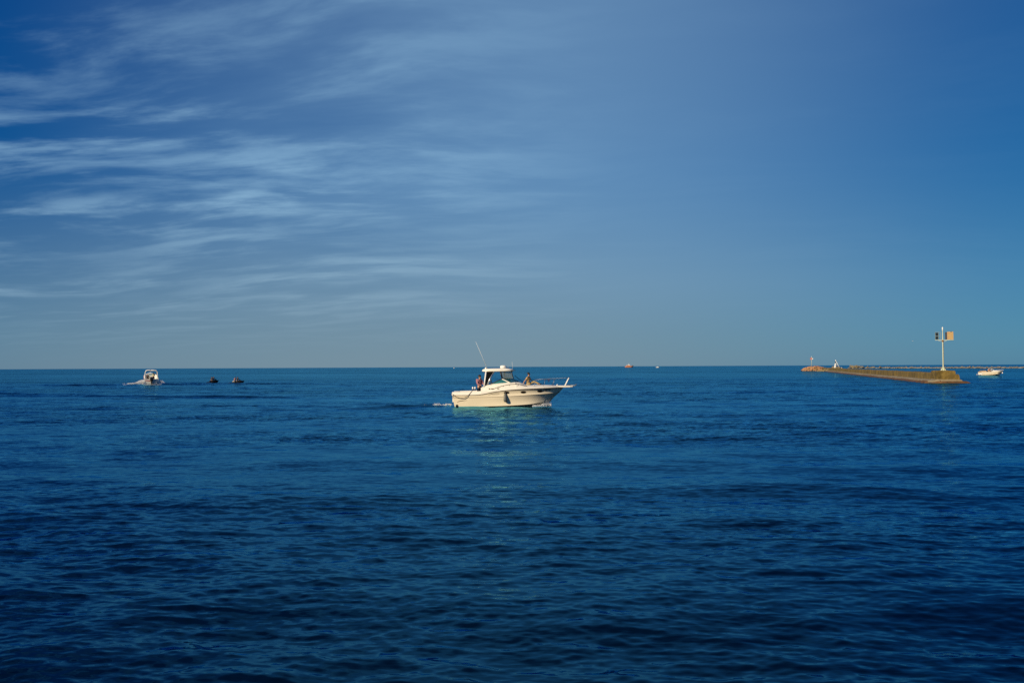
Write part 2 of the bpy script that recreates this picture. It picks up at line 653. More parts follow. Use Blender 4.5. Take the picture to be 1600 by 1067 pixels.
# footing with a ragged weedy edge, a flat ledge, then the wall in cast sections
mb = MB()
rg = []
ss = [164.3, 164.6, 165.2, 166, 167] + [168 + 2.5 * (1.045 ** k - 1) / 0.045 for k in range(48)]
ss = [s for s in ss if s < 560]
for i, s in enumerate(ss):
    o = wob(i, 0.5) + wob(i * 3, 0.25)
    if i == 0:
        lo, hi = 27.5, 31.5
    elif i == 1:
        lo, hi = 26.2 + o * 0.3, 32.0
    else:
        lo, hi = 24.9 + o * 0.55, 32.2 - 0.3 * min(1, i / 5) + o * 0.4
    zt = 0.30 + wob(i * 7, 0.05)
    rg.append([jl(s, lo, -1.2), jl(s, lo + 0.05, zt - 0.22), jl(s, lo + 0.5, zt), jl(s, hi - 0.5, zt), jl(s, hi, zt - 0.25), jl(s, hi, -1.2)])
mb.rings(rg)
mb.build('footing', M['weed'], jetty, auto=40)
mb = MB()
rg = []
for i, s in enumerate([s for s in ss if s > 164.5]):
    o = wob(i + 40, 0.18)
    rg.append([jl(s, 25.6 + o, 0.15), jl(s, 25.7 + o, 0.42), jl(s, 26.9, 0.56), jl(s, 27.3, 0.56), jl(s, 27.3, 0.15)])
mb.rings(rg)
mb.build('ledge', M['ledge'], jetty, auto=40)
seclen = 12.0
wm_ = MB()
wm_.rings([[jl(165 + s, L, z) - jl(165, 27) for L, z in ((27.02, 0.3), (27.12, 1.50), (27.22, 1.62), (29.4, 1.64), (29.5, 1.5), (29.6, 0.3))] for s in (0.0, 3, 6, 9, seclen - 0.01)])
wme = None
for k in range(31):
    if k == 0:
        o = wm_.build('wall_section', M['concrete'], jetty, auto=35)
        wme = o.data
    else:
        o = bpy.data.objects.new('wall_section', wme)
        COL.objects.link(o)
        o.parent = jetty
    o.location = jl(171.5 + k * seclen, 27 + wob(k, 0.05), wob(k * 5, 0.05) + 0.03)
# the end block, its lower step with a sloping top, and the plinth under the beacon
mb = MB()
mb.rings([[jl(s, L, z) for L, z in ((27.15 - d, 0.32), (27.2 - d, 1.95), (27.3, 2.06), (30.0, 2.06), (30.15, 1.92), (30.2 + d, 0.32))] for s, d in ((167.0, 0.0), (167.12, 0.03), (170, 0.03), (172.2, 0.03))])
mb.build('end_block', M['concrete'], jetty, auto=35, bevel=0.05)
mb = MB()
mb.rings([[jl(s, L, z) for L, z in ((29.0, 0.33), (29.0, 0.70), (29.9, 1.38), (30.45, 1.46), (30.65, 1.25), (30.7, 0.33))] for s in (166.35, 166.5, 169, 171)])
mb.build('step_block', M['concrete'], jetty, auto=35, bevel=0.05)
mb = MB()
mb.rings([[jl(s, L, z) for L, z in ((26.8, 0.30), (26.9, 0.60), (30.3, 0.58), (30.8, 0.50), (30.95, 0.28))] for s in (165.3, 165.6, 168.5, 171)])
mb.build('toe_slab', M['ledge'], jetty, auto=35, bevel=0.05)

stone_tex = bpy.data.textures.new('stone_relief', 'CLOUDS')
stone_tex.noise_scale = 0.7
stone_tex.noise_depth = 4
for o in jetty.children:
    for md in list(o.modifiers):
        o.modifiers.remove(md)
    lv = {'end_block': 5, 'step_block': 5, 'toe_slab': 4, 'wall_section': 3, 'ledge': 2, 'footing': 2}[o.name.split('.')[0]]
    sb = o.modifiers.new('cut', 'SUBSURF')
    sb.subdivision_type = 'SIMPLE'
    sb.levels = sb.render_levels = lv
    dp = o.modifiers.new('relief', 'DISPLACE')
    dp.texture = stone_tex
    dp.texture_coords = 'GLOBAL'
    dp.strength = 0.30 if lv == 5 else 0.22
    dp.mid_level = 0.5

# navigation beacon on the block
bpos = bw(169.3, 28.66, 2.06)
bc = thing('navigation_beacon', 'tall pale pole with panels on its crossarm, on the end of the breakwater', 'beacon', bpos, rotz=-BW_DIR - R(10))
H = 7.55
MB().tube([(0, 0, 0.05), (0, 0, 5.3), (0, 0, H - 0.45)], [0.11, 0.10, 0.075], 14).build('pole', M['polepaint'], bc, auto=40)
mb = MB().lathe([(0.36, 0.0), (0.36, 0.05), (0.14, 0.06), (0.125, 0.25), (0.11, 0.26)])
base = mb.build('base_plate', M['polepaint'], bc, auto=40)
for k in range(6):
    a = k * math.pi / 3
    c, s = math.cos(a), math.sin(a)
    MB().slab([(0.1 * c, 0.1 * s, 0.05), (0.44 * c, 0.44 * s, 0.05), (0.1 * c, 0.1 * s, 0.65)], (-0.03 * s, 0.03 * c, 0)).build('gusset', M['polepaint'], base)
MB().lathe([(0.10, 5.0), (0.17, 5.08), (0.17, 5.28), (0.10, 5.34)]).build('collar', M['rust'], bc, auto=40)
MB().box((-1.20, -0.07, 5.30), (1.70, 0.07, 5.37)).build('crossarm', M['polepaint'], bc)
MB().box((1.15, -0.25, 5.235), (1.70, 0.25, 5.298)).build('bracket', M['dark'], bc)
for sx_ in (-1, 1):
    MB().tube([(sx_ * 0.15, 0, 5.05), (sx_ * 0.75, 0, 5.29)], 0.03).build('brace', M['polepaint'], bc)
for k in range(11):
    MB().tube([(-0.02, -0.115, 0.9 + k * 0.36), (0.20, -0.115, 0.9 + k * 0.36)], 0.014, 6).build('step', M['rust'], bc)
MB().tube([(0.10, 0.04, 0.2), (0.115, 0.03, 2.5), (0.11, 0.03, 5.0)], 0.02, 6).build('cable', M['dark'], bc)
# left frame with two dark cells
fr = MB()
for x in (-1.16, -0.66, -0.36):
    fr.box((x - 0.025, -0.05, 5.37), (x + 0.025, 0.0, 6.72))
fr.box((-1.185, -0.052, 6.69), (-0.335, -0.002, 6.73)).box((-1.185, -0.052, 5.99), (-0.335, -0.002, 6.04))
fr.build('panel_frame', M['frame'], bc)
for z in (5.44, 6.08):
    MB().box((-1.13, -0.10, z), (-0.69, -0.055, z + 0.55)).build('solar_panel', M['solar'], bc)
MB().box((0.40, -0.12, 5.40), (0.68, 0.06, 6.70)).build('dark_panel', M['dark'], bc, bevel=0.02)  # dark solar panel standing edge-on beside the day board
bd = MB().box((0.70, -0.06, 5.40), (1.68, 0.02, 6.76)).build('day_board', M['board'], bc)
for k in range(4):
    MB().box((0.72, -0.085, 5.47 + k * 0.33), (1.66, -0.062, 5.52 + k * 0.33)).build('rib', M['board'], bd)
MB().box((1.22, -0.075, 6.70), (1.44, 0.03, 6.80)).build('hinge', M['dark'], bd)
ln = MB().lathe([(0.09, H - 0.5), (0.13, H - 0.45), (0.13, H - 0.40), (0.08, H - 0.38), (0.09, H - 0.2), (0.12, H - 0.18), (0.10, H - 0.02), (0.02, H + 0.05)]).build('lantern', M['white'], bc, auto=40)
MB().tube([(0, 0, H + 0.03), (0, 0, H + 0.25)], 0.012).build('bird_spike', M['steel'], ln)


# ------------------------------------------------------------------ rocks
def rock_mesh(i, mt):
    r = np.random.default_rng(100 + i)
    import bmesh
    bm = bmesh.new()
    bmesh.ops.create_icosphere(bm, subdivisions=2, radius=1.0)
    planes = [(Vector(r.normal(size=3)).normalized(), r.uniform(0.55, 0.85)) for _ in range(9)]
    for v in bm.verts:
        for nrm, d in planes:
            t = v.co.dot(nrm) - d
            if t > 0:
                v.co -= nrm * t
        v.co *= 1 + r.uniform(-0.04, 0.04)
    me = bpy.data.meshes.new('boulder')
    bm.to_mesh(me)
    bm.free()
    me.materials.append(mt)
    return me


ROCKS = {k: [rock_mesh(i + 10 * j, M[k]) for i in range(5)] for j, k in enumerate(('rock', 'rock2', 'rock3'))}


def boulder(parent, kind, p, s):
    o = bpy.data.objects.new('boulder', random.choice(ROCKS[kind]))
    COL.objects.link(o)
    o.parent = parent
    o.location = p
    o.scale = (s * random.uniform(0.8, 1.35), s * random.uniform(0.8, 1.2), s * random.uniform(0.6, 0.95))
    o.rotation_euler = (random.uniform(-0.4, 0.4), random.uniform(-0.4, 0.4), random.uniform(0, 6.3))
    return o


def mound(name, label, cx, cy, lx, ly, h, n, kind, size, core):
    """a heap of boulders over a lumpy core, long axis across the view"""
    t = thing(name, label, 'rocks', (cx, cy, 0))
    mb = MB()
    rg = []
    for i in range(10):
        u = -1 + 2 * i / 9
        w = math.sqrt(max(0.02, 1 - u * u))
        rg.append([(u * lx, math.cos(a) * ly * w, max(-0.8, math.sin(a) * h * 0.8 * w) + wob(i * 7 + k, 0.15)) for k, a in enumerate([j * math.pi / 6 - 0.3 for j in range(8)])])
    mb.rings(rg)
    mb.build('core', core, t)
    for k in range(n):
        u = random.uniform(-1, 1)
        w = math.sqrt(max(0.02, 1 - u * u))
        a = random.uniform(0.05, math.pi - 0.05)
        # the side turned to the camera carries more of them
        sgn = -1 if random.random() < 0.75 else 1
        boulder(t, kind, (u * lx, sgn * abs(math.cos(a)) * ly * w, math.sin(a) * h * 0.85 * w), size * random.uniform(0.6, 1.25))
    return t


pm = ground(1275, 579.3)
mound('rock_mound', 'orange boulder heap at the far tip of the breakwater', pm.x - 1.0, pm.y, 6.6, 7.0, 2.5, 80, 'rock', 0.95, M['rock2'])
p2 = ground(1297, 580.2)
mound('rock_mound', 'low brown rocks linking the orange boulder heap to the concrete wall', p2.x + 0.5, p2.y, 6.5, 5.0, 1.0, 50, 'rock2', 0.6, M['rock2'])
p3 = bw(470, 30.5)
mound('rock_mound', 'brown rock heap under the white tripod marker', p3.x + 0.3, p3.y, 4.2, 4.0, 2.35, 45, 'rock2', 0.7, M['rock2'])

# red and white day mark on the far heap
dm = thing('day_mark', 'slim white pole with a red and white board on the orange boulder heap', 'marker', (ground(1266, 579.3).x, pm.y, 2.2))
MB().tube([(0, 0, -0.4), (0, 0, 5.6)], 0.10, 10).build('pole', M['polepaint'], dm, smooth=True)
b_ = MB().box((-0.8, -0.12, 4.1), (0.2, 0.02, 5.1)).build('board', M['redpaint'], dm)
MB().box((0.22, -0.10, 4.2), (0.8, 0.0, 5.0)).build('board', M['white'], dm)
MB().box((-0.5, -0.15, 4.4), (-0.15, -0.125, 4.75)).build('stripe', M['white'], b_)
MB().lathe([(0.2, 5.6), (0.2, 5.8), (0.05, 5.95)]).build('lantern', M['white'], dm, smooth=True)

# white tripod
tp = thing('tripod_marker', 'small white tripod tower on the rock heap behind the wall', 'marker', (p3.x, p3.y - 0.5, 1.75))
for a, x in ((0.0, -0.85), (2.1, 1.0), (4.2, 1.7)):
    MB().tube([(x, math.sin(a) * 0.9, 0), (0.08 * math.cos(a), 0.08 * math.sin(a), 3.6)], [0.14, 0.07], 8).build('leg', M['white'], tp, smooth=True)
MB().slab([(-0.95, -0.5, 0.1), (-0.1, -0.5, 0.1), (-0.02, -0.12, 2.3), (-0.32, -0.12, 2.3)], (0, 0.06, 0)).build('panel', M['white'], tp)
MB().slab([(-0.42, -0.15, 2.5), (-0.12, -0.15, 2.5), (-0.12, -0.15, 3.2), (-0.42, -0.15, 3.2)], (0, 0.06, 0)).build('signal', M['dark'], tp)
MB().lathe([(0.16, 3.5), (0.18, 3.6), (0.14, 3.95), (0.03, 4.05)]).build('lantern', M['white'], tp, smooth=True)
MB().tube([(0.75, -0.3, 1.5), (-0.45, -0.3, 1.5)], 0.05).build('brace', M['white'], tp)
MB().box((1.3, -0.6, -0.2), (2.9, 0.2, 0.22)).build('plinth', M['white'], tp, bevel=0.05)

# the low outer breakwater near the horizon
pa, pb = ground(1326, 575.4), ground(1640, 575.0)
ob = thing('outer_breakwater', 'low dark line of rocks on the water far behind the beacon', 'breakwater', (pa.x, pa.y, 0))
dv = pb - pa
mb = MB()
rg = []
for i in range(60):
    p = dv * (i / 59)
    zt = 0.75 + wob(i * 3, 0.5) * 0.5
    rg.append([(p.x, p.y - 4 + wob(i, 1), -0.8), (p.x, p.y - 2.2 + wob(i * 2, 0.6), zt), (p.x, p.y + 2, zt + 0.1), (p.x, p.y + 4, -0.8)])
mb.rings(rg)
mb.build('core', M['rock3'], ob)
for k in range(230):
    t = random.random()
    p = dv * t
    boulder(ob, 'rock3', (p.x, p.y - random.uniform(0.5, 3.5), random.uniform(0.3, 0.95)), random.uniform(0.5, 1.1))
for k in range(46):
    t = abs(random.gauss(0, 0.055))
    p = dv * t
    u = max(0, 1 - t / 0.12)
    boulder(ob, random.choice(('rock2', 'rock3')), (p.x + random.uniform(-1, 2), p.y - random.uniform(0.5, 5), random.uniform(0.2, 1.0 + 1.6 * u)), random.uniform(0.9, 1.7))


# ------------------------------------------------------------------ people
BASE = dict(pelvis=(0, 0, .95), waist=(0, 0, 1.10), chest=(0, 0, 1.32), neck=(0.0, 0, 1.49), jaw=(.03, 0, 1.56), head=(.01, 0, 1.63), crown=(0, 0, 1.71),
            sl=(0, .18, 1.42), el=(-.03, .25, 1.14), wl=(.05, .26, .90), sr=(0, -.18, 1.42), er=(-.03, -.25, 1.14), wr=(.05, -.26, .90),
            hl=(0, .09, .92), kl=(.03, .11, .50), al=(0, .11, .09), tl=(.17, .13, .04), hr=(0, -.09, .92), kr=(.03, -.11, .50), ar=(0, -.11, .09), tr=(.17, -.13, .04))


def skin_obj(name, chains, material, parent, sub=1):
    """chains: list of (points, radii); every chain grows as one skinned branch, sharing points by identity"""
    vi, verts, rad, edges, roots = {}, [], [], [], []
    for pts in chains:
        prev = None
        for key, co, r in pts:
            if key not in vi:
                vi[key] = len(verts)
                verts.append(co)
                rad.append(r)
                if prev is None:
                    roots.append(vi[key])
            i = vi[key]
            if prev is not None and prev != i:
                edges.append((prev, i))
            prev = i
    me = bpy.data.meshes.new(name)
    me.from_pydata(verts, edges, [])
    me.materials.append(material)
    o = bpy.data.objects.new(name, me)
    COL.objects.link(o)
    if parent:
        o.parent = parent
    sk = o.modifiers.new('skin', 'SKIN')
    sk.use_smooth_shade = True
    if not me.skin_vertices:
        return o
    for i, d in enumerate(me.skin_vertices[0].data):
        r = rad[i]
        d.radius = r if isinstance(r, tuple) else (r, r)
        d.use_root = i in roots
    ss_ = o.modifiers.new('smooth', 'SUBSURF')
    ss_.levels = sub
    ss_.render_levels = sub
    return o


def ensure_skin(name, chains, material, parent, sub=1):
    o = skin_obj(name, chains, material, parent, sub)
    return o


def person(label, loc, rotz, pose, shirt, pants, sleeves=True, shoes=None, group=None, k=1.0, hair=True, vest=None, hat=None):
    J = dict(BASE)
    J.update(pose)
    J = {a: Vector(b) for a, b in J.items()}
    t = thing('person', label, 'person', loc, rotz, group)
    t.scale = (k, k, k)

    def P(n, r):
        return (n, tuple(J[n]), r)

    def mid(a, b, f, nm, r):
        return (nm, tuple(J[a].lerp(J[b], f)), r)
    body = [[P('pelvis', .115), P('waist', .11), P('chest', .125), P('neck', .052), P('jaw', .066), P('head', .090), P('crown', .062)]]
    hands = []
    for s in 'lr':
        hand = J['w' + s] + (J['w' + s] - J['e' + s]).normalized() * 0.08
        J['h_' + s] = hand
        body.append([P('chest', .125), P('s' + s, .060), P('e' + s, .043), P('w' + s, .030), ('palm' + s, tuple(hand), (.036, .024))])
        body.append([P('pelvis', .115), P('h' + s, .088), P('k' + s, .058), P('a' + s, .042), P('t' + s, .036)])
        d = (J['w' + s] - J['e' + s]).normalized()
        side = d.cross(Vector((0, 0, 1)))
        side = side.normalized() if side.length > 0.1 else Vector((1, 0, 0))
        for f in range(5):
            o = side * (0.026 - 0.0145 * f)
            ln_ = (0.060, 0.078, 0.085, 0.080, 0.062)[f]
            dd = d if f else (d * 0.6 + side * 0.8).normalized()
            b0 = hand + o * (1.0 if f else 1.3) - (d * 0.05 if f == 0 else d * 0)
            nrm = dd.cross(side).normalized() if f else Vector((0, 0, -1))
            hands.append([('f%s%d%d' % (s, f, q), tuple(b0 + dd * ln_ * q / 2 + nrm * 0.012 * q * q / 2), .0085 - .001 * q) for q in range(3)])
    ensure_skin('body', body + hands, M['skin'], t)
    # clothing over the body
    e = 0.024
    ch = [[P('pelvis', .125 + e), P('waist', .118 + e), P('chest', .135 + e), mid('chest', 'neck', 0.75, 'collar', .065 + e)]]
    for s in 'lr':
        c = [P('chest', .135 + e), P('s' + s, .066 + e)]
        if sleeves:
            c += [P('e' + s, .050 + e * 0.8), mid('e' + s, 'w' + s, 0.88, 'cuff' + s, .036 + e * 0.6)]
        else:
            c += [mid('s' + s, 'e' + s, 0.65, 'cuff' + s, .055 + e)]
        ch.append(c)
    ensure_skin('shirt', ch, shirt, t)
    ch = [[mid('pelvis', 'waist', 0.3, 'belt', .118 + e), P('pelvis', .120 + e)]]
    for s in 'lr':
        ch.append([P('pelvis', .120 + e), P('h' + s, .094 + e), P('k' + s, .064 + e), mid('k' + s, 'a' + s, 0.93, 'hem' + s, .050 + e)])
    ensure_skin('trousers', ch, pants, t)
    if vest:
        ensure_skin('life_vest', [[P('waist', .175), P('chest', .185), mid('chest', 'neck', 0.6, 'vtop', .13)]], vest, t)
    for s in 'lr':
        heel = J['a' + s] + (J['a' + s] - J['t' + s]).normalized() * 0.05 + Vector((0, 0, -0.02))
        ensure_skin('shoe', [[('h', tuple(heel), .048), ('m', tuple(J['a' + s].lerp(J['t' + s], 0.5)), .052), ('t', tuple(J['t' + s]), .045)]], shoes or M['dark'], t)
    hd = J['head']
    up = (J['crown'] - J['neck']).normalized()
    fw = (J['jaw'] - (J['neck'] + J['head']) / 2)
    fw = (fw - up * fw.dot(up))
    fw = fw.normalized() if fw.length > 1e-4 else Vector((1, 0, 0))
    sd_ = up.cross(fw)
    rot = Matrix((fw, sd_, up)).transposed()
    if hair:
        mb = MB()
        rg = []
        for i in range(8):
            tt = math.pi * (0.03 + 0.52 * i / 7)
            rg.append([hd + rot @ Vector((0.122 * math.sin(tt) * math.cos(a) - 0.022 - 0.016 * i / 7 * (1 + math.cos(a)), 0.114 * math.sin(tt) * math.sin(a), 0.130 * math.cos(tt) + 0.020)) for a in [2 * math.pi * q / 14 for q in range(14)]])
        mb.rings(rg)
        mb.build('hair', hat or M['hair'], t, smooth=True)
    for s in (-1, 1):
        MB().ellipsoid(hd + rot @ Vector((0.083, 0.034 * s, 0.0)), (0.012, 0.013, 0.009), 8, 5).build('eye', M['dark'], t, smooth=True)
        MB().ellipsoid(hd + rot @ Vector((0.0, 0.093 * s, -0.01)), (0.018, 0.012, 0.03), 8, 5).build('ear', M['skin'], t, smooth=True)
    MB().ellipsoid(hd + rot @ Vector((0.098, 0, -0.022)), (0.018, 0.013, 0.022), 8, 5).build('nose', M['skin'], t, smooth=True)
    MB().ellipsoid(hd + rot @ Vector((0.086, 0, -0.058)), (0.012, 0.024, 0.006), 8, 5).build('mouth', M['redpaint'], t, smooth=True)
    return t


# ------------------------------------------------------------------ hull builder
class Hull:
    """lofted through four lines: keel, chine, knuckle, sheer (half breadths positive)"""

    def __init__(self, lines, n=44, flare=0.0):
        self.L = [spline(c, n) for c in lines]
        self.n = n
        self.flare = flare

    def rows(self, sub=5):
        if getattr(self, '_rows', None):
            return self._rows
        out = []
        for a in range(len(self.L) - 1):
            for k in range(sub if a < len(self.L) - 2 else sub + 1):
                u = k / sub
                row = []
                for i in range(self.n):
                    p = self.L[a][i] * (1 - u) + self.L[a + 1][i] * u
                    b = 4 * u * (1 - u)
                    t = i / (self.n - 1)
                    p = p.copy()
                    if a >= 1:
                        p[1] -= b * self.flare * math.sin(math.pi * min(1, t)) * (t ** 1.5)
                    p[1] = max(p[1], 0.004)
                    row.append(p)
                out.append(row)
        self._rows = out
        return out

    def shell(self):
        rows = self.rows()
        nr, n = len(rows), self.n
        mb = MB()
        for sgn in (1, -1):
            o = len(mb.v)
            mb.v += [(p[0], p[1] * sgn, p[2]) for r in rows for p in r]
            for i in range(nr - 1):
                for j in range(n - 1):
                    mb.f.append((o + i * n + j, o + i * n + j + 1, o + (i + 1) * n + j + 1, o + (i + 1) * n + j))
        m = nr * n
        for i in range(nr - 1):                                   # transom
            mb.f.append((i * n, (i + 1) * n, m + (i + 1) * n, m + i * n))
        for i in range(nr - 1):                                   # stem
            q = n - 1
            mb.f.append((i * n + q, m + i * n + q, m + (i + 1) * n + q, (i + 1) * n + q))
        return mb

    def half(self, x, z):
        """outer half breadth at x, z"""
        best, bd = 0, 1e9
        pts = []
        for r in self.rows():
            xs = [p[0] for p in r]
            for j in range(self.n - 1):
                if (xs[j] - x) * (xs[j + 1] - x) <= 0 and xs[j + 1] != xs[j]:
                    u = (x - xs[j]) / (xs[j + 1] - xs[j])
                    pts.append((r[j][2] * (1 - u) + r[j + 1][2] * u, r[j][1] * (1 - u) + r[j + 1][1] * u))
                    break
        pts.sort()
        return float(np.interp(z, [p[0] for p in pts], [p[1] for p in pts]))


# ------------------------------------------------------------------ the cabin cruiser
SC = 0.0517
cru = thing('cabin_cruiser', 'cream hardtop cabin cruiser with three oval portholes, largest boat in the middle', 'boat', (CR.x - 4.19, CR.y, 0), ry=R(-0.6))
keel = [(0.24, 0, -0.5), (2, 0, -0.5), (4, 0, -0.5), (6, 0, -0.48), (7.0, 0, -0.36), (7.6, 0, -0.02)]
chine = [(0.20, 1.42, -0.02), (2, 1.46, -0.02), (4, 1.50, 0.0), (6, 1.21, 0.08), (7.2, 0.62, 0.26), (8.02, 0.02, 0.52)]
knuck = [(0.06, 1.52, 0.68), (2, 1.60, 0.69), (4, 1.60, 0.72), (6, 1.36, 0.80), (7.6, 0.74, 0.88), (8.55, 0.02, 0.97)]
sheer = [(0.02, 1.55, 0.87), (1.6, 1.63, 0.875), (2.4, 1.66, 0.93), (3.3, 1.68, 1.10), (4.3, 1.67, 1.21), (5.6, 1.56, 1.28), (6.8, 1.28, 1.31), (7.9, 0.78, 1.33), (8.86, 0.03, 1.35)]
# resample the lines so that stations correspond
hull = Hull([keel, chine, knuck, sheer], 48, 0.16)
hull.shell().build('hull', M['gelcoat'], cru, auto=30)
# rub rail and the fine line along the knuckle
for line, r, mt, nm in ((hull.L[3], 0.020, 'rub', 'rub_rail'), (hull.L[2], 0.011, 'rub', 'hull_line')):
    for sgn in (1, -1):
        MB().tube([(p[0], (p[1] + 0.004) * sgn, p[2]) for p in line], r, 8).build(nm, M[mt], cru, smooth=True)


def line_at(line, x):
    xs = [p[0] for p in line]
    return float(np.interp(x, xs, [p[1] for p in line])), float(np.interp(x, xs, [p[2] for p in line]))


def gun(x):
    """top of the deck edge: half breadth, height"""
    y, z = line_at(hull.L[3], x)
    g = float(np.interp(x, [0, 1.6, 2.4, 3.3, 4.3, 5.6, 6.8, 7.9, 8.8], [1.14, 1.155, 1.19, 1.30, 1.375, 1.41, 1.42, 1.43, 1.44]))
    return max(0.02, y - 0.07), g


# deck band and side decks; open cockpit aft
mb = MB()
rg = []
xs = list(np.linspace(0.0, 2.35, 10))
for x in xs:
    y, z = line_at(hull.L[3], x)
    gy, gz = gun(x)
    rg.append([(x, y, z + 0.005), (x, y - 0.02, z + 0.13), (x + 0.02, gy, gz - 0.03), (x + 0.03, gy - 0.05, gz), (x + 0.03, gy - 0.26, gz), (x + 0.03, gy - 0.28, 0.42), (x, gy - 0.28, 0.36)])
for sgn in (1, -1):
    mb.rings([[(p[0], p[1] * sgn, p[2]) for p in r] for r in rg], closed=False, cap=False)
y, z = line_at(hull.L[3], 0.02)
mb.rings([[(-0.01, sg * (y - 0.005), z) for sg in (-1, 1)], [(0.0, sg * (y - 0.03), z + 0.14) for sg in (-1, 1)], [(0.04, sg * (y - 0.10), 1.115) for sg in (-1, 1)], [(0.10, sg * (y - 0.12), 1.14) for sg in (-1, 1)], [(0.42, sg * (y - 0.12), 1.14) for sg in (-1, 1)], [(0.44, sg * (y - 0.12), 0.42) for sg in (-1, 1)]], closed=False, cap=False)
mb.add([(0.44, -1.3, 0.42), (2.5, -1.3, 0.42), (2.5, 1.3, 0.42), (0.44, 1.3, 0.42)], [(0, 1, 2, 3)])
mb.build('cockpit', M['deck'], cru, auto=35)
# coamings round the helm, forward trunk cabin and foredeck
topz = [(2.28, 1.45), (2.52, 1.45), (2.66, 1.58), (3.3, 1.67), (4.0, 1.74), (5.05, 1.81), (5.35, 1.79), (5.80, 1.61), (6.35, 1.575), (7.5, 1.54), (8.3, 1.49), (8.80, 1.455)]


def tz(x):
    return float(np.interp(x, [p[0] for p in topz], [p[1] for p in topz]))


mb = MB()
xs = [2.28, 2.4, 2.52, 2.59, 2.66, 2.9, 3.2, 3.5, 3.8, 4.1, 4.4, 4.7, 5.0]
for sgn in (1, -1):
    rg = []
    for x in xs:
        y, z = line_at(hull.L[3], x)
        gy, gz = gun(x)
        t = tz(x)
        w = gy - 0.02 - 0.34 * max(0.0, t - gz)
        rg.append([(x, y * sgn, z + 0.005), (x, (y - 0.02) * sgn, gz - 0.06), (x, (gy - 0.01) * sgn, gz), (x, (w + 0.02) * sgn, t - 0.04), (x, (w - 0.02) * sgn, t), (x, (w - 0.14) * sgn, t), (x, (w - 0.16) * sgn, 0.75)])
    mb.rings(rg, closed=False, cap=False)
    for r in (rg[0],):
        mb.add(r, [tuple(range(len(r)))])
mb.add([(2.5, -1.35, 0.80), (5.05, -1.35, 0.80), (5.05, 1.35, 0.80), (2.5, 1.35, 0.80)], [(0, 1, 2, 3)])
mb.add([(2.5, -1.35, 0.42), (2.5, -1.35, 0.80), (2.5, 1.35, 0.80), (2.5, 1.35, 0.42)], [(0, 1, 2, 3)])
mb.build('helm_coaming', M['deck'], cru, auto=35)
mb = MB()
rg = []
for x in [5.0, 5.2, 5.35, 5.5, 5.65, 5.8, 6.0, 6.35, 6.7, 7.1, 7.5, 7.9, 8.2, 8.5, 8.7, 8.84]:
    y, z = line_at(hull.L[3], x)
    gy, gz = gun(x)
    t = max(tz(x), gz + 0.005)
    f = float(np.interp(x, [5.0, 5.8, 7.2, 8.84], [0.98, 0.90, 0.72, 0.6]))
    w = max(0.01, gy * f)
    half_ = [(x, y, z + 0.005), (x, max(0.02, y - 0.02), gz - 0.05), (x, gy, gz), (x, w * 1.0, gz + 0.45 * (t - gz)), (x, w * 0.86, t - 0.06 * (t - gz) - 0.02), (x, w * 0.45, t), ]
    rg.append([(p[0], -p[1], p[2]) for p in half_] + [(x, 0, t + 0.015)] + [half_[k] for k in range(len(half_) - 1, -1, -1)])
mb.rings(rg, closed=False, cap=False)
mb.add(rg[0], [tuple(range(len(rg[0])))])
mb.build('foredeck', M['deck'], cru, auto=40)
# bow pulpit, roller and anchor
mb = MB()
mb.rings([[(x, sg * w, z) for sg, z in ((-1, zb), (-1, zt), (1, zt), (1, zb))] for x, w, zb, zt in ((8.3, 0.34, 1.36, 1.50), (8.9, 0.30, 1.335, 1.485), (9.35, 0.25, 1.335, 1.475), (9.58, 0.18, 1.35, 1.465), (9.66, 0.10, 1.38, 1.45))])
pulpit = mb.build('pulpit', M['deck'], cru, bevel=0.03)
MB().box((9.45, -0.07, 1.45), (9.74, 0.07, 1.53)).build('bow_roller', M['steel'], pulpit)
an = MB().tube([(9.15, 0, 1.535), (9.75, 0, 1.52), (9.86, 0, 1.56)], 0.022)
an.slab([(9.55, 0, 1.36), (9.84, 0.16, 1.50), (9.94, 0, 1.60), (9.84, -0.16, 1.50)], (0.02, 0, 0.03))
an.build('anchor', M['grey'], pulpit)
# portholes
for px, py in ((792, 613.6), (817.5, 613.4), (843, 612.4)):
    x, z = (px - 709) * SC, (633.5 - py) * SC
    for sgn in (-1, 1):
        ring, face = [], []
        for k in range(20):
            a = 2 * math.pi * k / 20
            xx, z2 = x + 0.225 * math.cos(a), z + 0.094 * math.sin(a)
            h = hull.half(xx, z2)
            ring.append((xx, sgn * (h + 0.012), z2))
            face.append((x + 0.200 * math.cos(a), sgn * (hull.half(x + 0.200 * math.cos(a), z + 0.078 * math.sin(a)) + 0.018), z + 0.078 * math.sin(a)))
        back = [(p[0], p[1] - sgn * 0.05, p[2]) for p in ring]
        o = MB().rings([back, ring, face], cap=False).build('porthole', M['dark'], cru, smooth=True)
        MB().add([(p[0], p[1] - sgn * 0.006, p[2]) for p in face], [tuple(range(20))]).build('pane', M['port'], o)


def stroke(pts, w, name, mt, surf=None):
    """a painted stroke lying on the starboard topside; pts are x, z"""
    q = spline([(p[0], p[1]) for p in pts], 14)
    a, b = [], []
    for i, p in enumerate(q):
        t = i / 13
        ww = w * (0.25 + 0.75 * math.sin(math.pi * min(1, t * 0.9 + 0.08)))
        for lst, s in ((a, 1), (b, -1)):
            z = p[1] + s * ww / 2
            lst.append((p[0], -((surf or hull.half)(p[0], z) + 0.006), z))
    n = len(a)
    mb = MB().rings([a, b], closed=False, cap=False)
    return mb.build(name, mt, cru)


def P2(px, py):
    return ((px - 709) * SC, (633.5 - py) * SC)


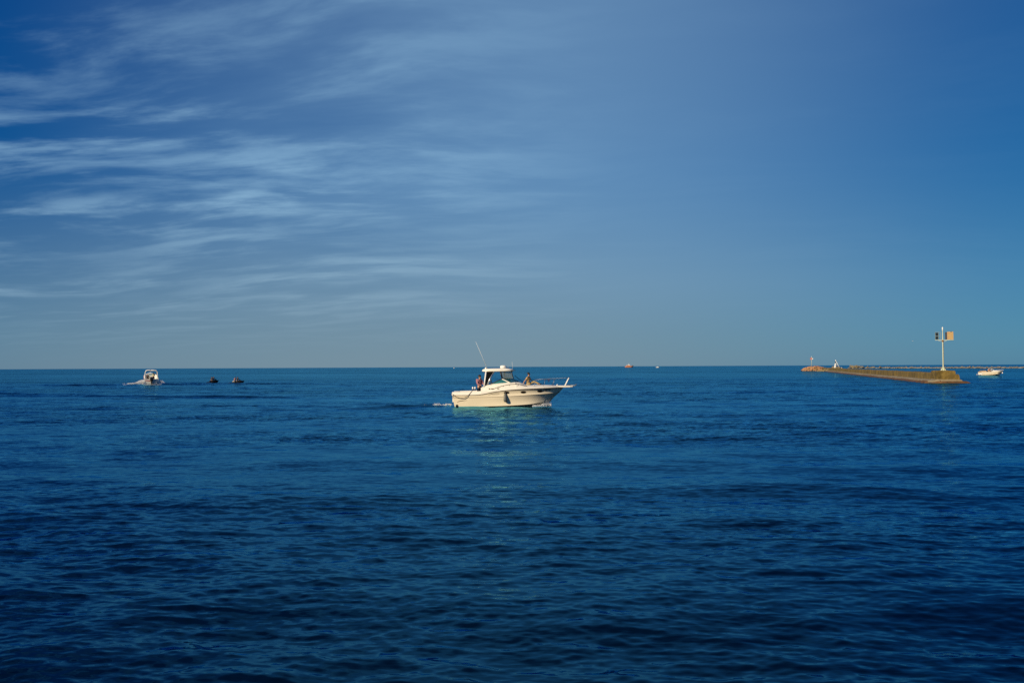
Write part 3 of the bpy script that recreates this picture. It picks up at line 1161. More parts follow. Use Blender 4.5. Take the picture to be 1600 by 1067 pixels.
stroke([P2(716.5, 627.6), P2(720, 625.6), P2(726, 624.8), P2(732, 624.4)], 0.045, 'graphic', M['graphic'])
stroke([P2(764.5, 616.8), P2(769, 615.2), P2(775, 614.5), P2(780.5, 614.2)], 0.035, 'graphic', M['graphic'])
stroke([P2(780.5, 614.2), P2(781, 615.4), P2(777, 616.2), P2(770, 616.9)], 0.018, 'graphic', M['graphic'])
for px in (715.5,):
    x, z = P2(px, 633.0)
    ex = MB().lathe([(0.10, -0.03), (0.10, 0.03), (0.06, 0.035)], n=12).build('exhaust', M['black'], cru)
    ex.location = (x + 0.05, -hull.half(x + 0.05, 0.05), 0.06)
    ex.rotation_euler = (R(90), 0, 0)
MB().ellipsoid((0.10, -1.56, 0.80), (0.05, 0.03, 0.03), 10, 6).build('stern_cleat', M['dark'], cru, smooth=True)
# name on the bow
fc = bpy.data.curves.new('boat_name', 'FONT')
fc.body = 'Jaguar'
fc.size = 0.34
fc.shear = 0.25
fc.extrude = 0.002
tmp = bpy.data.objects.new('boat_name', fc)
COL.objects.link(tmp)
bpy.context.view_layer.update()
me = bpy.data.meshes.new_from_object(tmp.evaluated_get(bpy.context.evaluated_depsgraph_get()))
bpy.data.objects.remove(tmp)
tx0, tz0 = P2(848.2, 611.6)
for v in me.vertices:
    x, z = tx0 + v.co.x * 0.76, tz0 + v.co.y
    v.co = (x, -(hull.half(x, z) + 0.008 + v.co.z), z)
link('boat_name', me, M['dark'], cru)

# hardtop with rounded edges
mb = MB()
rg = []


def sup(x0, x1, w, z, n=32, e=4.0):
    cx, hx = (x0 + x1) / 2, (x1 - x0) / 2
    out = []
    for k in range(n):
        a = 2 * math.pi * k / n
        c, s = math.cos(a), math.sin(a)
        out.append((cx + hx * math.copysign(abs(c) ** (2 / e), c), w * math.copysign(abs(s) ** (2 / e), s), z))
    return out


for x0, x1, w, z in ((2.55, 4.70, 1.12, 2.675), (2.40, 4.82, 1.26, 2.68), (2.35, 4.88, 1.30, 2.73), (2.36, 4.86, 1.29, 2.82), (2.44, 4.72, 1.22, 2.89), (2.7, 4.4, 1.0, 2.93), (3.1, 4.0, 0.5, 2.95)):
    rg.append(sup(x0, x1, w, z))
mb.rings(rg)
top = mb.build('hardtop', M['deck'], cru, auto=50)
mb = MB()
mb.rings([sup(4.55, 5.04, 1.18, 2.745), sup(4.55, 5.06, 1.2, 2.765), sup(4.55, 5.0, 1.15, 2.79)])
mb.build('visor', M['grey'], top, smooth=True)
rd = MB().lathe([(0.20, 2.93), (0.25, 2.96), (0.26, 3.06), (0.23, 3.14), (0.12, 3.17), (0.0, 3.175)], at=(4.05, 0, 0), n=20).build('radar_dome', M['white'], cru, smooth=True)
MB().tube([(4.44, 0.3, 2.9), (4.44, 0.3, 3.05)], 0.05).build('horn', M['steel'], cru)
MB().tube([(2.72, -0.9, 2.86), (2.66, -0.9, 3.03)], 0.045).build('antenna_base', M['white'], cru, smooth=True)
MB().tube([P2v for P2v in ((2.80, -0.9, 2.92), (2.35, -0.9, 4.0), (1.90, -0.9, 5.09))], [0.017, 0.012, 0.007], 6).build('antenna', M['white'], cru, smooth=True)
MB().tube([(4.80, 0.6, 2.85), (4.76, 0.6, 3.45)], [0.012, 0.007], 6).build('antenna', M['white'], cru, smooth=True)
for y in (-0.5, 0.0, 0.5):
    MB().ellipsoid((2.62, y, 2.925), (0.05, 0.05, 0.05), 10, 6).build('deck_light', M['white'], top, smooth=True)
# struts, canvas and glazing under the top
for sg in (-1, 1):
    MB().tube([(2.70, sg * 1.22, 2.70), (2.62, sg * 1.33, 2.1), (2.53, sg * 1.44, 1.43)], 0.06, 8).build('strut', M['white'], cru, smooth=True)
    MB().tube([(3.32, sg * 1.22, 2.69), (2.98, sg * 1.32, 2.12), (2.74, sg * 1.42, 1.62)], 0.035, 8).build('strut', M['steel'], cru, smooth=True)
    MB().slab([(2.76, sg * 1.20, 2.68), (3.24, sg * 1.20, 2.68), (2.94, sg * 1.29, 2.12), (2.63, sg * 1.39, 1.52), (2.60, sg * 1.37, 1.7)], (0, 0.012, 0)).build('canvas_panel', M['canvas'], cru)
    MB().tube([(3.82, sg * 1.18, 2.69), (3.88, sg * 1.2, 2.4), (3.96, sg * 1.22, 2.12)], 0.045, 8).build('window_post', M['dark'], cru, smooth=True)
    MB().tube([(4.72, sg * 0.95, 2.70), (4.76, sg * 0.95, 2.42), (4.86, sg * 0.92, 2.10)], 0.03, 8).build('window_post', M['dark'], cru, smooth=True)
    # side screen
    side = [(3.02, sg * 1.37, 1.68), (3.5, sg * 1.32, 1.90), (3.95, sg * 1.22, 2.10), (4.55, sg * 1.28, 1.80), (3.8, sg * 1.36, 1.745)]
    o = MB().slab(side, (0, 0.012, 0)).build('side_window', M['glass'], cru)
    MB().tube([side[0], side[1], side[2]], 0.024, 6).build('frame', M['dark'], o)
    MB().tube([side[2], side[3]], 0.045, 6).build('frame', M['deck'], o)
    MB().tube([side[3], side[4], side[0]], 0.022, 6).build('frame', M['deck'], o)
    # front screen, two raked panes
    fr_ = [(3.98, sg * 1.20, 2.12), (4.40, sg * 0.03, 2.20), (5.34, sg * 0.03, 1.83), (4.62, sg * 1.24, 1.81)]
    o = MB().slab(fr_, (0.01, 0, 0.012)).build('windscreen', M['glass'], cru)
    MB().tube([fr_[0], fr_[1]], 0.03, 6).build('frame', M['dark'], o)
    MB().tube([fr_[3], fr_[2]], 0.025, 6).build('frame', M['deck'], o)
    MB().slab([(3.86, sg * 1.17, 2.66), (4.70, sg * 0.96, 2.66), (4.84, sg * 0.93, 2.12), (3.98, sg * 1.19, 2.14)], (0, 0.008, 0)).build('vinyl_window', M['vinyl'], cru)
MB().slab([(4.74, -0.9, 2.66), (4.74, 0.9, 2.66), (4.60, 0.9, 2.12), (4.60, -0.9, 2.12)], (0.008, 0, 0)).build('vinyl_window', M['vinyl'], cru)
MB().tube([(4.12, -0.55, 2.69), (4.18, -0.55, 2.22)], 0.05).build('centre_post', M['dark'], cru)
MB().tube([(4.40, 0, 2.2), (5.34, 0, 1.84)], 0.03).build('centre_frame', M['dark'], cru)
MB().tube([(4.95, 0.8, 2.35), (5.35, 0.85, 2.0), (5.95, 0.8, 1.62)], 0.02).build('wiper', M['dark'], cru)
# helm seat and console inside
st_ = thing('helm', '', '') if False else None
mb = MB().box((3.02, -0.75, 0.8), (3.10, -0.25, 2.06)).box((3.06, -0.75, 1.35), (3.5, -0.25, 1.48))
mb.build('helm_seat', M['dark'], cru, bevel=0.04)
MB().box((3.95, -1.0, 0.8), (4.6, 1.0, 1.86)).build('console', M['grey'], cru, bevel=0.06)
# grab rail on the cabin side
for sg in (-1, 1):
    MB().tube([(3.15, sg * 1.60, 1.30), (3.6, sg * 1.58, 1.46), (4.0, sg * 1.54, 1.575), (4.6, sg * 1.50, 1.68), (5.2, sg * 1.46, 1.70), (5.9, sg * 1.35, 1.52)], 0.018, 6).build('grab_rail', M['rub'], cru, smooth=True)
    for x, y_, z0, z1 in ((4.05, 1.56, 1.38, 1.58), (4.55, 1.52, 1.42, 1.67), (5.2, 1.5, 1.42, 1.70)):
        MB().tube([(x - 0.04, sg * y_, z0), (x, sg * (y_ - 0.02), z1)], 0.013, 6).build('rail_stay', M['rub'], cru)
for px, w in ((765, 0.10), (768.5, 0.22), (778, 0.14)):
    x, z = P2(px, 607.3)
    y_, gz = gun(x)
    MB().box((x, -(y_ + 0.02), z - 0.03), (x + w, -(y_ - 0.12), z + 0.03)).build('side_mark', M['rub'], cru)
# bow rail
for sg in (-1, 1):
    pts = [(6.55, 0.98, 1.98), (7.3, 0.92, 2.02), (8.2, 0.60, 2.05), (9.0, 0.32, 2.08), (9.30, 0.20, 2.10)]
    MB().tube([(x, sg * y_, z) for x, y_, z in pts], 0.013, 6).build('bow_rail', M['rail'], cru, smooth=True)
    for x0, y0, z0, x1, y1, z1, r in ((6.45, 1.1, 1.46, 6.60, 0.98, 1.98, .014), (7.20, 0.95, 1.47, 7.42, 0.90, 2.02, .016), (7.95, 0.62, 1.46, 8.18, 0.60, 2.05, .016), (8.96, 0.27, 1.45, 9.30, 0.20, 2.10, .036)):
        MB().tube([(x0, sg * y0, z0), (x1, sg * y1, z1)], r, 6).build('stanchion', M['white'] if r > .03 else M['rail'], cru, smooth=True)
MB().tube([(9.30, -0.20, 2.10), (9.36, 0, 2.10), (9.30, 0.20, 2.10)], 0.013, 6).build('bow_rail', M['rail'], cru, smooth=True)
MB().ellipsoid((8.35, -0.25, 1.53), (0.07, 0.07, 0.07), 10, 6).build('windlass', M['white'], cru, smooth=True)
# stowed fender baskets at the quarter
for x in (1.64, 1.82):
    o = MB().lathe([(0.045, 1.20), (0.058, 1.24), (0.058, 1.48), (0.035, 1.52)], at=(x, -1.30, 0), n=12).build('rod_holder', M['white'], cru, smooth=True)
    MB().lathe([(0.061, 1.24), (0.061, 1.36)], at=(x, -1.30, 0), n=12).build('band', M['blue'], o)
MB().slab([(7.55, 0.88, 2.03), (7.82, 0.78, 2.04), (7.80, 0.78, 1.90), (7.70, 0.82, 1.74), (7.64, 0.84, 1.86)], (0.01, 0.03, 0)).build('rail_cloth', M['blue'], cru)  # dark blue cloth hung over the bow rail

cw = Vector(cru.location)
# things carried aboard
fd = thing('fender', 'grey boat fender hanging against the cream cruiser hull by the first porthole', 'fender', cw + Vector((4.18, -hull.half(4.18, 0.7) - 0.115, 0.34)))
MB().lathe([(0.03, 0.0), (0.10, 0.03), (0.135, 0.12), (0.115, 0.56), (0.08, 0.66), (0.04, 0.70), (0.03, 0.78)], n=16).build('body', M['grey'], fd, smooth=True).rotation_euler = (R(-9), 0, 0)
MB().tube([(0, 0, 0.76), (-0.02, 0.10, 1.05), (-0.03, 0.22, 1.30)], 0.012, 6).build('lanyard', M['rope'], fd)
rope = MB().tube([Vector(p) for p in spline([(0.06, -1.60, 0.98), (0.30, -1.66, 0.78), (0.62, -1.68, 0.69), (0.98, -1.68, 0.70), (1.30, -1.66, 0.90), (1.55, -1.55, 1.18), (1.66, -1.42, 1.36)], 24)], 0.020, 6).build('mooring_rope', M['rope'], None, smooth=True)
rope.location = cw
tag(rope, 'dark mooring rope looped over the stern quarter of the cream cruiser', 'rope')

M['plaid'] = mat('mauve_shirt', (0.40, 0.16, 0.17), 0.9, col2=(0.24, 0.12, 0.16), scale=18)
M['tan'] = mat('tan_shirt', (0.45, 0.30, 0.13), 0.9, 0.2, 10)
M['khaki'] = mat('khaki', (0.40, 0.30, 0.14), 0.9, 0.2, 10)
M['navy'] = mat('navy_trousers', (0.012, 0.016, 0.03), 0.9, 0.2, 10)
M['cream'] = mat('pale_shirt', (0.62, 0.58, 0.36), 0.9, 0.15, 8)
M['pink'] = mat('pink_shirt', (0.50, 0.20, 0.18), 0.9, 0.15, 8)
M['wine'] = mat('wine_shirt', (0.17, 0.03, 0.045), 0.9, 0.15, 8)
M['wet'] = mat('wetsuit', (0.012, 0.012, 0.016), 0.6, 0.2, 8)

person('standing person in a mauve shirt and dark trousers at the cruiser stern', cw + Vector((2.14, -0.95, 0.42)), R(-48),
       dict(el=(.10, .24, 1.16), wl=(.28, .14, 1.12), er=(.08, -.25, 1.15), wr=(.26, -.16, 1.08), jaw=(.06, 0, 1.555), head=(.035, 0, 1.63), crown=(.02, 0, 1.72)), M['plaid'], M['navy'], k=1.16)
sit = dict(pelvis=(0, 0, .14), waist=(.0, 0, .30), chest=(.04, 0, .53), neck=(.05, 0, .71), jaw=(.09, .0, .78), head=(.07, 0, .85), crown=(.06, 0, .94),
           sl=(.06, .18, .64), el=(.20, .30, .40), wl=(.42, .28, .32), sr=(.02, -.18, .64), er=(-.20, -.26, .38), wr=(-.36, -.30, .10),
           hl=(.06, .10, .13), kl=(.48, .16, .30), al=(.86, .18, .10), tl=(1.02, .20, .16), hr=(.06, -.10, .12), kr=(.22, -.46, .10), ar=(-.12, -.52, .07), tr=(-.26, -.54, .06))
person('person in a tan shirt sitting on the cruiser foredeck with one leg stretched out', cw + Vector((5.98, -0.25, 1.58)), R(-6), sit, M['tan'], M['khaki'], sleeves=False, k=1.08)


# ------------------------------------------------------------------ smaller boats
def small_hull(L, B, fb, bow_rise=0.25, deadrise=0.35):
    keel_ = [(0.05, 0, -deadrise), (L * 0.3, 0, -deadrise), (L * 0.62, 0, -deadrise * 0.9), (L * 0.84, 0, -0.05)]
    chine_ = [(0.03, B * 0.44, 0.02), (L * 0.3, B * 0.45, 0.02), (L * 0.66, B * 0.36, 0.10), (L * 0.90, 0.02, 0.35)]
    kn = [(0.01, B * 0.48, fb * 0.6), (L * 0.32, B * 0.49, fb * 0.62), (L * 0.70, B * 0.42, fb * 0.72), (L * 0.96, 0.02, fb * 0.9 + bow_rise * 0.5)]
    sh = [(0.0, B * 0.5, fb), (L * 0.34, B * 0.5, fb * 1.02), (L * 0.73, B * 0.44, fb * 1.05 + bow_rise * 0.4), (L, 0.02, fb + bow_rise)]
    return Hull([keel_, chine_, kn, sh], 26, 0.08)


def gunwale(h, parent, inner=0.22, floor=0.25, fwd=0.72, mt='white'):
    """gunwale cap, cockpit lining and closed foredeck"""
    Ls = h.L[3]
    n = len(Ls)
    mb = MB()
    i1 = int(n * fwd)
    for sg in (1, -1):
        rg = [[(p[0], p[1] * sg, p[2]), (p[0], (p[1] - 0.05) * sg, p[2] + 0.05), (p[0], (p[1] - inner) * sg, p[2] + 0.05), (p[0], (p[1] - inner - 0.02) * sg, floor)] for p in Ls[:i1]]
        mb.rings(rg, closed=False, cap=False)
    rg = []
    for p in Ls[i1 - 1:]:
        y_ = max(p[1], 0.02)
        rg.append([(p[0], -y_, p[2]), (p[0], -y_ * 0.94, p[2] + 0.05), (p[0], -y_ * 0.5, p[2] + 0.10), (p[0], 0, p[2] + 0.12), (p[0], y_ * 0.5, p[2] + 0.10), (p[0], y_ * 0.94, p[2] + 0.05), (p[0], y_, p[2])])
    mb.rings(rg, closed=False, cap=False)
    p = Ls[i1 - 1]
    mb.add([(p[0], -p[1], p[2] + 0.05), (p[0], p[1], p[2] + 0.05), (p[0], p[1], floor), (p[0], -p[1], floor)], [(0, 1, 2, 3)])
    p0 = Ls[0]
    mb.add([(p0[0] + 0.02, -p0[1], floor), (p[0], -p0[1], floor), (p[0], p0[1], floor), (p0[0] + 0.02, p0[1], floor)], [(0, 1, 2, 3)])
    mb.box((0.01, -p0[1] + 0.02, floor), (0.18, p0[1] - 0.02, p0[2] - 0.02))
    return mb.build('deck', M[mt], parent, auto=40)


def outboard(parent, x, z, k=1.0):
    o = MB()
    o.rings([[(x - dx_ * k + a * wx * k, b * wy * k, z + zz_ * k) for a, b in ((-1, -0.7), (-0.7, -1), (0.7, -1), (1, -0.7), (1, 0.7), (0.7, 1), (-0.7, 1), (-1, 0.7))] for dx_, wx, wy, zz_ in ((0.30, 0.16, 0.13, 0.25), (0.32, 0.30, 0.22, 0.38), (0.33, 0.34, 0.24, 0.62), (0.30, 0.30, 0.22, 0.85), (0.28, 0.16, 0.12, 0.92))])
    en = o.build('outboard_engine', M['black'], parent, auto=50)
    MB().rings([[(x - 0.28 * k + a * wx * k, b * wy * k, z + zz_ * k) for a, b in ((-1, 0), (0, -1), (1, 0), (0, 1))] for wx, wy, zz_ in ((0.16, 0.10, 0.3), (0.13, 0.07, -0.3), (0.20, 0.04, -0.75))]).build('midsection', M['black'], en)
    MB().box((x - 0.2 * k, -0.12 * k, z - 0.1 * k), (x + 0.04 * k, 0.12 * k, z + 0.3 * k)).build('bracket', M['grey'], en)
    return en


# white boat running away at the left
lb = thing('motorboat', 'white motorboat with an arch top and black outboard, throwing spray at the left', 'boat', (LB.x + 0.45, LB.y, 0.06), R(90 + 24), ry=R(-7))
h = small_hull(6.4, 2.6, 1.0, 0.42)
h.shell().build('hull', M['white'], lb, auto=30)
gunwale(h, lb)
outboard(lb, -0.02, 0.35, 1.15)
for sg in (1, -1):
    MB().tube([(p[0], (p[1] + 0.005) * sg, p[2] - 0.02) for p in h.L[3]], 0.03, 6).build('rub_rail', M['redpaint'], lb)
MB().slab([(-0.005, 0.25, 0.55), (-0.005, 1.1, 0.66), (-0.005, 1.1, 0.78), (-0.005, 0.25, 0.70)], (0.02, 0, 0)).build('transom_stripe', M['redpaint'], lb)
MB().box((2.2, -0.45, 0.25), (2.9, 0.45, 1.35)).build('console', M['white'], lb, bevel=0.08)
MB().slab([(2.75, -0.45, 1.35), (2.75, 0.45, 1.35), (2.55, 0.40, 1.75), (2.55, -0.40, 1.75)], (0.02, 0, 0)).build('windscreen', M['vinyl'], lb)
MB().box((1.2, -0.5, 0.25), (1.75, 0.5, 0.85)).build('bench', M['tanseat'], lb, bevel=0.06)
for sg in (1, -1):
    MB().tube([Vector(p) for p in spline([(1.3, sg * 1.18, 0.88), (1.15, sg * 1.14, 1.7), (1.15, sg * 1.02, 2.35), (1.2, sg * 0.7, 2.52), (1.22, 0.0, 2.58)], 14)], 0.075, 8).build('arch', M['white'], lb, smooth=True)
    MB().tube([(1.22, sg * 1.0, 2.38), (2.6, sg * 0.95, 2.36), (3.0, sg * 1.15, 1.0)], 0.04, 8).build('arch_stay', M['white'], lb, smooth=True)
MB().rings([[(x, -0.95, 2.42), (x, -0.5, 2.52), (x, 0.5, 2.52), (x, 0.95, 2.42), (x, 0.95, 2.38), (x, -0.95, 2.38)] for x in (1.2, 2.6)]).build('top', M['white'], lb)
lbm = Matrix.LocRotScale(lb.location, lb.rotation_euler, None)
person('person in a pale shirt standing at the wheel of the white motorboat at the left', lbm @ Vector((1.95, -0.42, 0.26)), R(114),
       dict(el=(.12, .24, 1.18), wl=(.36, .18, 1.14), er=(.12, -.24, 1.18), wr=(.36, -.18, 1.14)), M['cream'], M['navy'], sleeves=False)
seat_pose = dict(pelvis=(0, 0, .12), waist=(0, 0, .27), chest=(.02, 0, .49), neck=(.04, 0, .66), jaw=(.08, 0, .73), head=(.05, 0, .80), crown=(.04, 0, .88),
                 sl=(.02, .18, .60), el=(.06, .25, .34), wl=(.28, .20, .22), sr=(.02, -.18, .60), er=(.06, -.25, .34), wr=(.28, -.20, .22),
                 hl=(.05, .10, .10), kl=(.46, .14, .12), al=(.48, .14, -.30), tl=(.63, .15, -.34), hr=(.05, -.10, .10), kr=(.46, -.14, .12), ar=(.48, -.14, -.30), tr=(.63, -.15, -.34))
person('person in dark clothes seated on the left side of the motorboat throwing spray', lbm @ Vector((1.45, 0.62, 0.86)), R(114), seat_pose, M['navy'], M['navy'], sleeves=True)


M['skipaint'] = mat('dark_ski_paint', (0.010, 0.011, 0.014), 0.8, 0.3, 4, spec=0.1)


# jet skis
def jetski(label, px, py, rot, mt, pitch=-3):
    g = ground(px, py)
    t = thing('jet_ski', label, 'jet ski', (g.x, g.y, 0.05), rot, 'jet skis', ry=R(pitch))
    keel_ = [(-1.35, 0, -0.22), (-0.4, 0, -0.25), (0.6, 0, -0.2), (1.25, 0, 0.1)]
    ch = [(-1.37, 0.46, 0.0), (-0.4, 0.5, 0.0), (0.6, 0.42, 0.06), (1.35, 0.02, 0.28)]
    kn = [(-1.38, 0.52, 0.14), (-0.4, 0.56, 0.16), (0.65, 0.46, 0.24), (1.42, 0.02, 0.42)]
    sh = [(-1.38, 0.54, 0.24), (-0.4, 0.58, 0.27), (0.68, 0.48, 0.38), (1.46, 0.02, 0.50)]
    hh = Hull([keel_, ch, kn, sh], 20, 0.03)
    hh.shell().build('hull', mt, t, auto=35)
    mb = MB()
    prof = [(-1.38, 0.50, 0.27), (-1.0, 0.54, 0.30), (-0.9, 0.24, 0.38), (-0.2, 0.20, 0.42), (0.15, 0.20, 0.46), (0.30, 0.24, 0.62), (0.50, 0.26, 0.66), (0.95, 0.24, 0.50), (1.40, 0.06, 0.44)]
    mb.rings([[(x, -w, min(z, 0.26 + 0.12 * max(0, x))), (x, -w * 0.75, z - 0.05), (x, -w * 0.4, z), (x, w * 0.4, z), (x, w * 0.75, z - 0.05), (x, w, min(z, 0.26 + 0.12 * max(0, x)))] for x, w, z in prof], closed=False)
    mb.build('deck', mt, t, auto=45)
    MB().rings([[(x, -w, z - 0.12), (x, -w * 0.8, z), (x, w * 0.8, z), (x, w, z - 0.12)] for x, w, z in ((-1.0, 0.15, 0.50), (-0.5, 0.17, 0.54), (-0.2, 0.16, 0.52), (0.2, 0.13, 0.56))]).build('seat', M['black'], t, bevel=0.02)
    hb = MB().tube([(0.35, -0.34, 0.78), (0.40, -0.12, 0.76), (0.43, 0, 0.66), (0.40, 0.12, 0.76), (0.35, 0.34, 0.78)], 0.025, 6).build('handlebar', M['black'], t)
    for sg in (-1, 1):
        MB().ellipsoid((0.62, sg * 0.30, 0.64), (0.04, 0.07, 0.04), 8, 5).build('mirror', M['black'], t)
    return t


ride = dict(pelvis=(0, 0, .12), waist=(.05, 0, .28), chest=(.14, 0, .48), neck=(.20, 0, .64), jaw=(.25, 0, .71), head=(.23, 0, .78), crown=(.22, 0, .87),
            sl=(.14, .19, .58), el=(.30, .34, .42), wl=(.52, .32, .30), sr=(.14, -.19, .58), er=(.30, -.34, .42), wr=(.52, -.32, .30),
            hl=(.04, .12, .10), kl=(.32, .34, .02), al=(.06, .40, -.34), tl=(.22, .42, -.36), hr=(.04, -.12, .10), kr=(.32, -.34, .02), ar=(.06, -.40, -.34), tr=(.22, -.42, -.36))
hug = dict(ride)
hug.update(wl=(.42, .16, .36), wr=(.42, -.16, .36), el=(.22, .30, .40), er=(.22, -.30, .40))
for (px, py, deg, lab, riders) in ((333.5, 598.6, 62, 'dark jet ski seen from behind, left of the two, beside the motorboat', ((-0.15, 'person in a red vest driving the left jet ski', M['wet'], M['red'], ride), (-0.62, 'person in dark clothes holding on behind the driver of the left jet ski', M['wet'], None, hug))),
                                 (371.0, 599.4, -6, 'dark jet ski seen from the side, right of the two', ((-0.12, 'person in a dark wetsuit driving the right jet ski', M['wet'], None, ride), (-0.62, 'person in a pink shirt riding behind on the right jet ski', M['pink'], M['pink'], hug)))):
    j = jetski(lab, px, py, R(deg), M['skipaint'])
    jm = Matrix.LocRotScale(j.location, j.rotation_euler, None)
    for x, l_, sh_, ve, po in riders:
        person(l_, jm @ Vector((x, 0, 0.47)), R(deg), po, sh_, M['wet'], sleeves=sh_ is M['wet'], vest=ve, k=0.95)

# open white runabout at the right edge
RB = ground(1547.5, 586.2)
rb = thing('runabout', 'white open runabout with a low windscreen, at the right edge behind the beacon', 'boat', (RB.x - 3.0, RB.y, 0.02), R(-4), ry=R(-1.5))
h = small_hull(6.6, 2.4, 0.85, 0.38)
h.shell().build('hull', M['gelcoat'], rb, auto=30)
gunwale(h, rb, fwd=0.62)
MB().rings([[(x, -w, z0), (x, -w, z1), (x, w, z1), (x, w, z0)] for x, w, z0, z1 in ((-0.75, 0.8, 0.18, 0.28), (-0.6, 0.98, 0.15, 0.28), (0.02, 1.05, 0.15, 0.28))]).build('swim_platform', M['white'], rb)
MB().rings([[(x, -1.05, 0.9), (x, -1.0, z), (x, 1.0, z), (x, 1.05, 0.9)] for x, z in ((0.0, 0.95), (0.5, 1.22), (1.3, 1.30), (1.5, 0.95))]).build('sun_pad', M['tanseat'], rb, bevel=0.05)
MB().rings([[(x, -w, 0.95), (x, -w * 0.94, z), (x, w * 0.94, z), (x, w, 0.95)] for x, w, z in ((3.3, 1.08, 1.30), (4.0, 1.02, 1.32), (5.0, 0.72, 1.28), (6.0, 0.28, 1.22))]).build('foredeck', M['white'], rb, auto=40)
ws = MB().slab([(3.45, -1.0, 1.30), (2.95, -0.95, 1.85), (2.95, 0.95, 1.85), (3.45, 1.0, 1.30)], (0.02, 0, 0.01)).build('windscreen', M['vinyl'], rb)
MB().tube([(2.6, -1.0, 1.3), (2.95, -0.95, 1.86), (3.48, -1.02, 1.30)], 0.05).build('frame', M['white'], ws)
MB().tube([(2.6, 1.0, 1.3), (2.95, 0.95, 1.86), (3.48, 1.02, 1.30)], 0.05).build('frame', M['white'], ws)
MB().tube([(2.95, -0.95, 1.87), (2.95, 0.95, 1.87)], 0.04).build('frame', M['white'], ws)
for x in (2.3,):
    MB().box((x, -0.8, 0.3), (x + 0.12, 0.8, 1.3)).build('seat', M['tanseat'], rb, bevel=0.05)
for sg in (-1, 1):
    MB().tube([(0.9, sg * 1.0, 1.0), (0.75, sg * 0.95, 1.75), (1.7, sg * 0.95, 1.88)], 0.025, 6).build('bimini_frame', M['steel'], rb)
MB().rings([[(x, -1.0, z), (x, -1.0, z + 0.12), (x, 1.0, z + 0.12), (x, 1.0, z)] for x, z in ((0.7, 1.78), (1.7, 1.86))]).build('bimini_top', M['blue'], rb, bevel=0.04)
for sg in (-1, 1):
    MB().tube([(4.6, sg * 0.8, 1.25), (5.4, sg * 0.6, 1.52), (6.4, sg * 0.15, 1.55)], 0.022, 6).build('bow_rail', M['steel'], rb)
MB().ellipsoid((6.05, -0.48, 0.50), (0.14, 0.14, 0.24), 12, 8).build('bow_fender', M['white'], rb, smooth=True)
rbm = Matrix.LocRotScale(rb.location, rb.rotation_euler, None)
person('person in a wine red top sitting at the wheel of the open white runabout', rbm @ Vector((2.52, -0.4, 0.98)), R(-4), seat_pose, M['wine'], M['wine'], sleeves=False)
person('person in a pink top sitting beside the driver of the open white runabout', rbm @ Vector((2.60, 0.4, 0.98)), R(-4), seat_pose, M['pink'], M['tan'], sleeves=False)

# far vessels on the horizon
FS = ground(983.5, 573.9)
k = FS.y / 2000.0
fs = thing('workboat', 'small orange and white workboat far off near the horizon', 'boat', (FS.x - 9.5 * k, FS.y, 0), R(6))
fs.scale = (k, k, k)
h = small_hull(19.5, 5.5, 2.6, 1.2, 1.0)
h.shell().build('hull', M['orange'], fs, auto=30)
gunwale(h, fs, inner=0.5, floor=1.8, fwd=0.8)
cb = MB().box((3.2, -1.9, 2.0), (11.5, 1.9, 4.6)).build('deckhouse', M['orange'], fs, bevel=0.15)
for i in range(5):
    MB().box((4.0 + i * 1.45, -1.93, 3.4), (4.9 + i * 1.45, -1.905, 4.1)).build('window', M['port'], cb)
MB().box((7.0, -1.5, 4.62), (10.5, 1.5, 6.4)).build('wheelhouse', M['white'], fs, bevel=0.15)
MB().box((10.505, -1.3, 5.3), (10.53, 1.3, 6.1)).build('window', M['port'], fs)
MB().tube([(8.2, 0, 6.4), (8.2, 0, 9.2)], 0.16).build('mast', M['white'], fs)
MB().tube([(7.5, 0, 8.0), (8.9, 0, 8.0)], 0.1).build('yard', M['white'], fs)
MB().box((3.8, -0.7, 4.6), (5.2, 0.7, 5.8)).build('funnel', M['white'], fs, bevel=0.15)
MB().box((15.6, -1.2, 3.2), (18.2, 1.2, 4.4)).build('bulwark', M['dark'], fs, bevel=0.2)


def far_boat(label, px, py, L):
    g = ground(px, py)
    t = thing('motorboat', label, 'boat', (g.x - L / 2, g.y, 0), R(3))
    hh = small_hull(L, L * 0.34, L * 0.16, L * 0.05, L * 0.05)
    hh.shell().build('hull', M['white'], t, auto=30)
    gunwale(hh, t, inner=0.3, floor=0.4, mt='white')
    MB().rings([[(L * x, -L * w, L * 0.16), (L * x, -L * w * 0.9, L * z), (L * x, L * w * 0.9, L * z), (L * x, L * w, L * 0.16)] for x, w, z in ((0.30, 0.12, 0.27), (0.5, 0.12, 0.27), (0.62, 0.10, 0.18))]).build('cabin', M['white'], t)
    return t


far_boat('tiny white boat on the horizon just right of the orange workboat', 1028, 574.3, 7.5)
far_boat('tiny white boat on the horizon left of the cruiser aerial', 709.6, 575.4, 4.6)

# gull in flight near the beacon
gd = CAM_M.to_3x3() @ Vector(((1426 - 800) / F_PX, -(532.8 - 533.5) / F_PX, -1))
gp = Vector((0, 0, CAM_H)) + gd * 150
GS = 0.38
gl = thing('gull', 'tiny white gull in the sky just left of the beacon', 'bird', gp, R(200))
MB().rings([[(x, r * math.cos(a), r * math.sin(a)) for a in [2 * math.pi * q / 8 for q in range(8)]] for x, r in ((-0.22, 0.012), (-0.14, 0.035), (0.0, 0.065), (0.10, 0.06), (0.16, 0.04), (0.21, 0.038), (0.25, 0.015))]).build('body', M['white'], gl, smooth=True)
for sg in (-1, 1):
    MB().slab([(0.08, sg * 0.05, 0.02), (0.13, sg * 0.30, 0.13), (0.02, sg * 0.62, 0.08), (0.0, sg * 0.60, 0.075), (0.0, sg * 0.30, 0.11), (-0.07, sg * 0.05, 0.015)], (0, 0, 0.012)).build('wing', M['white'], gl)
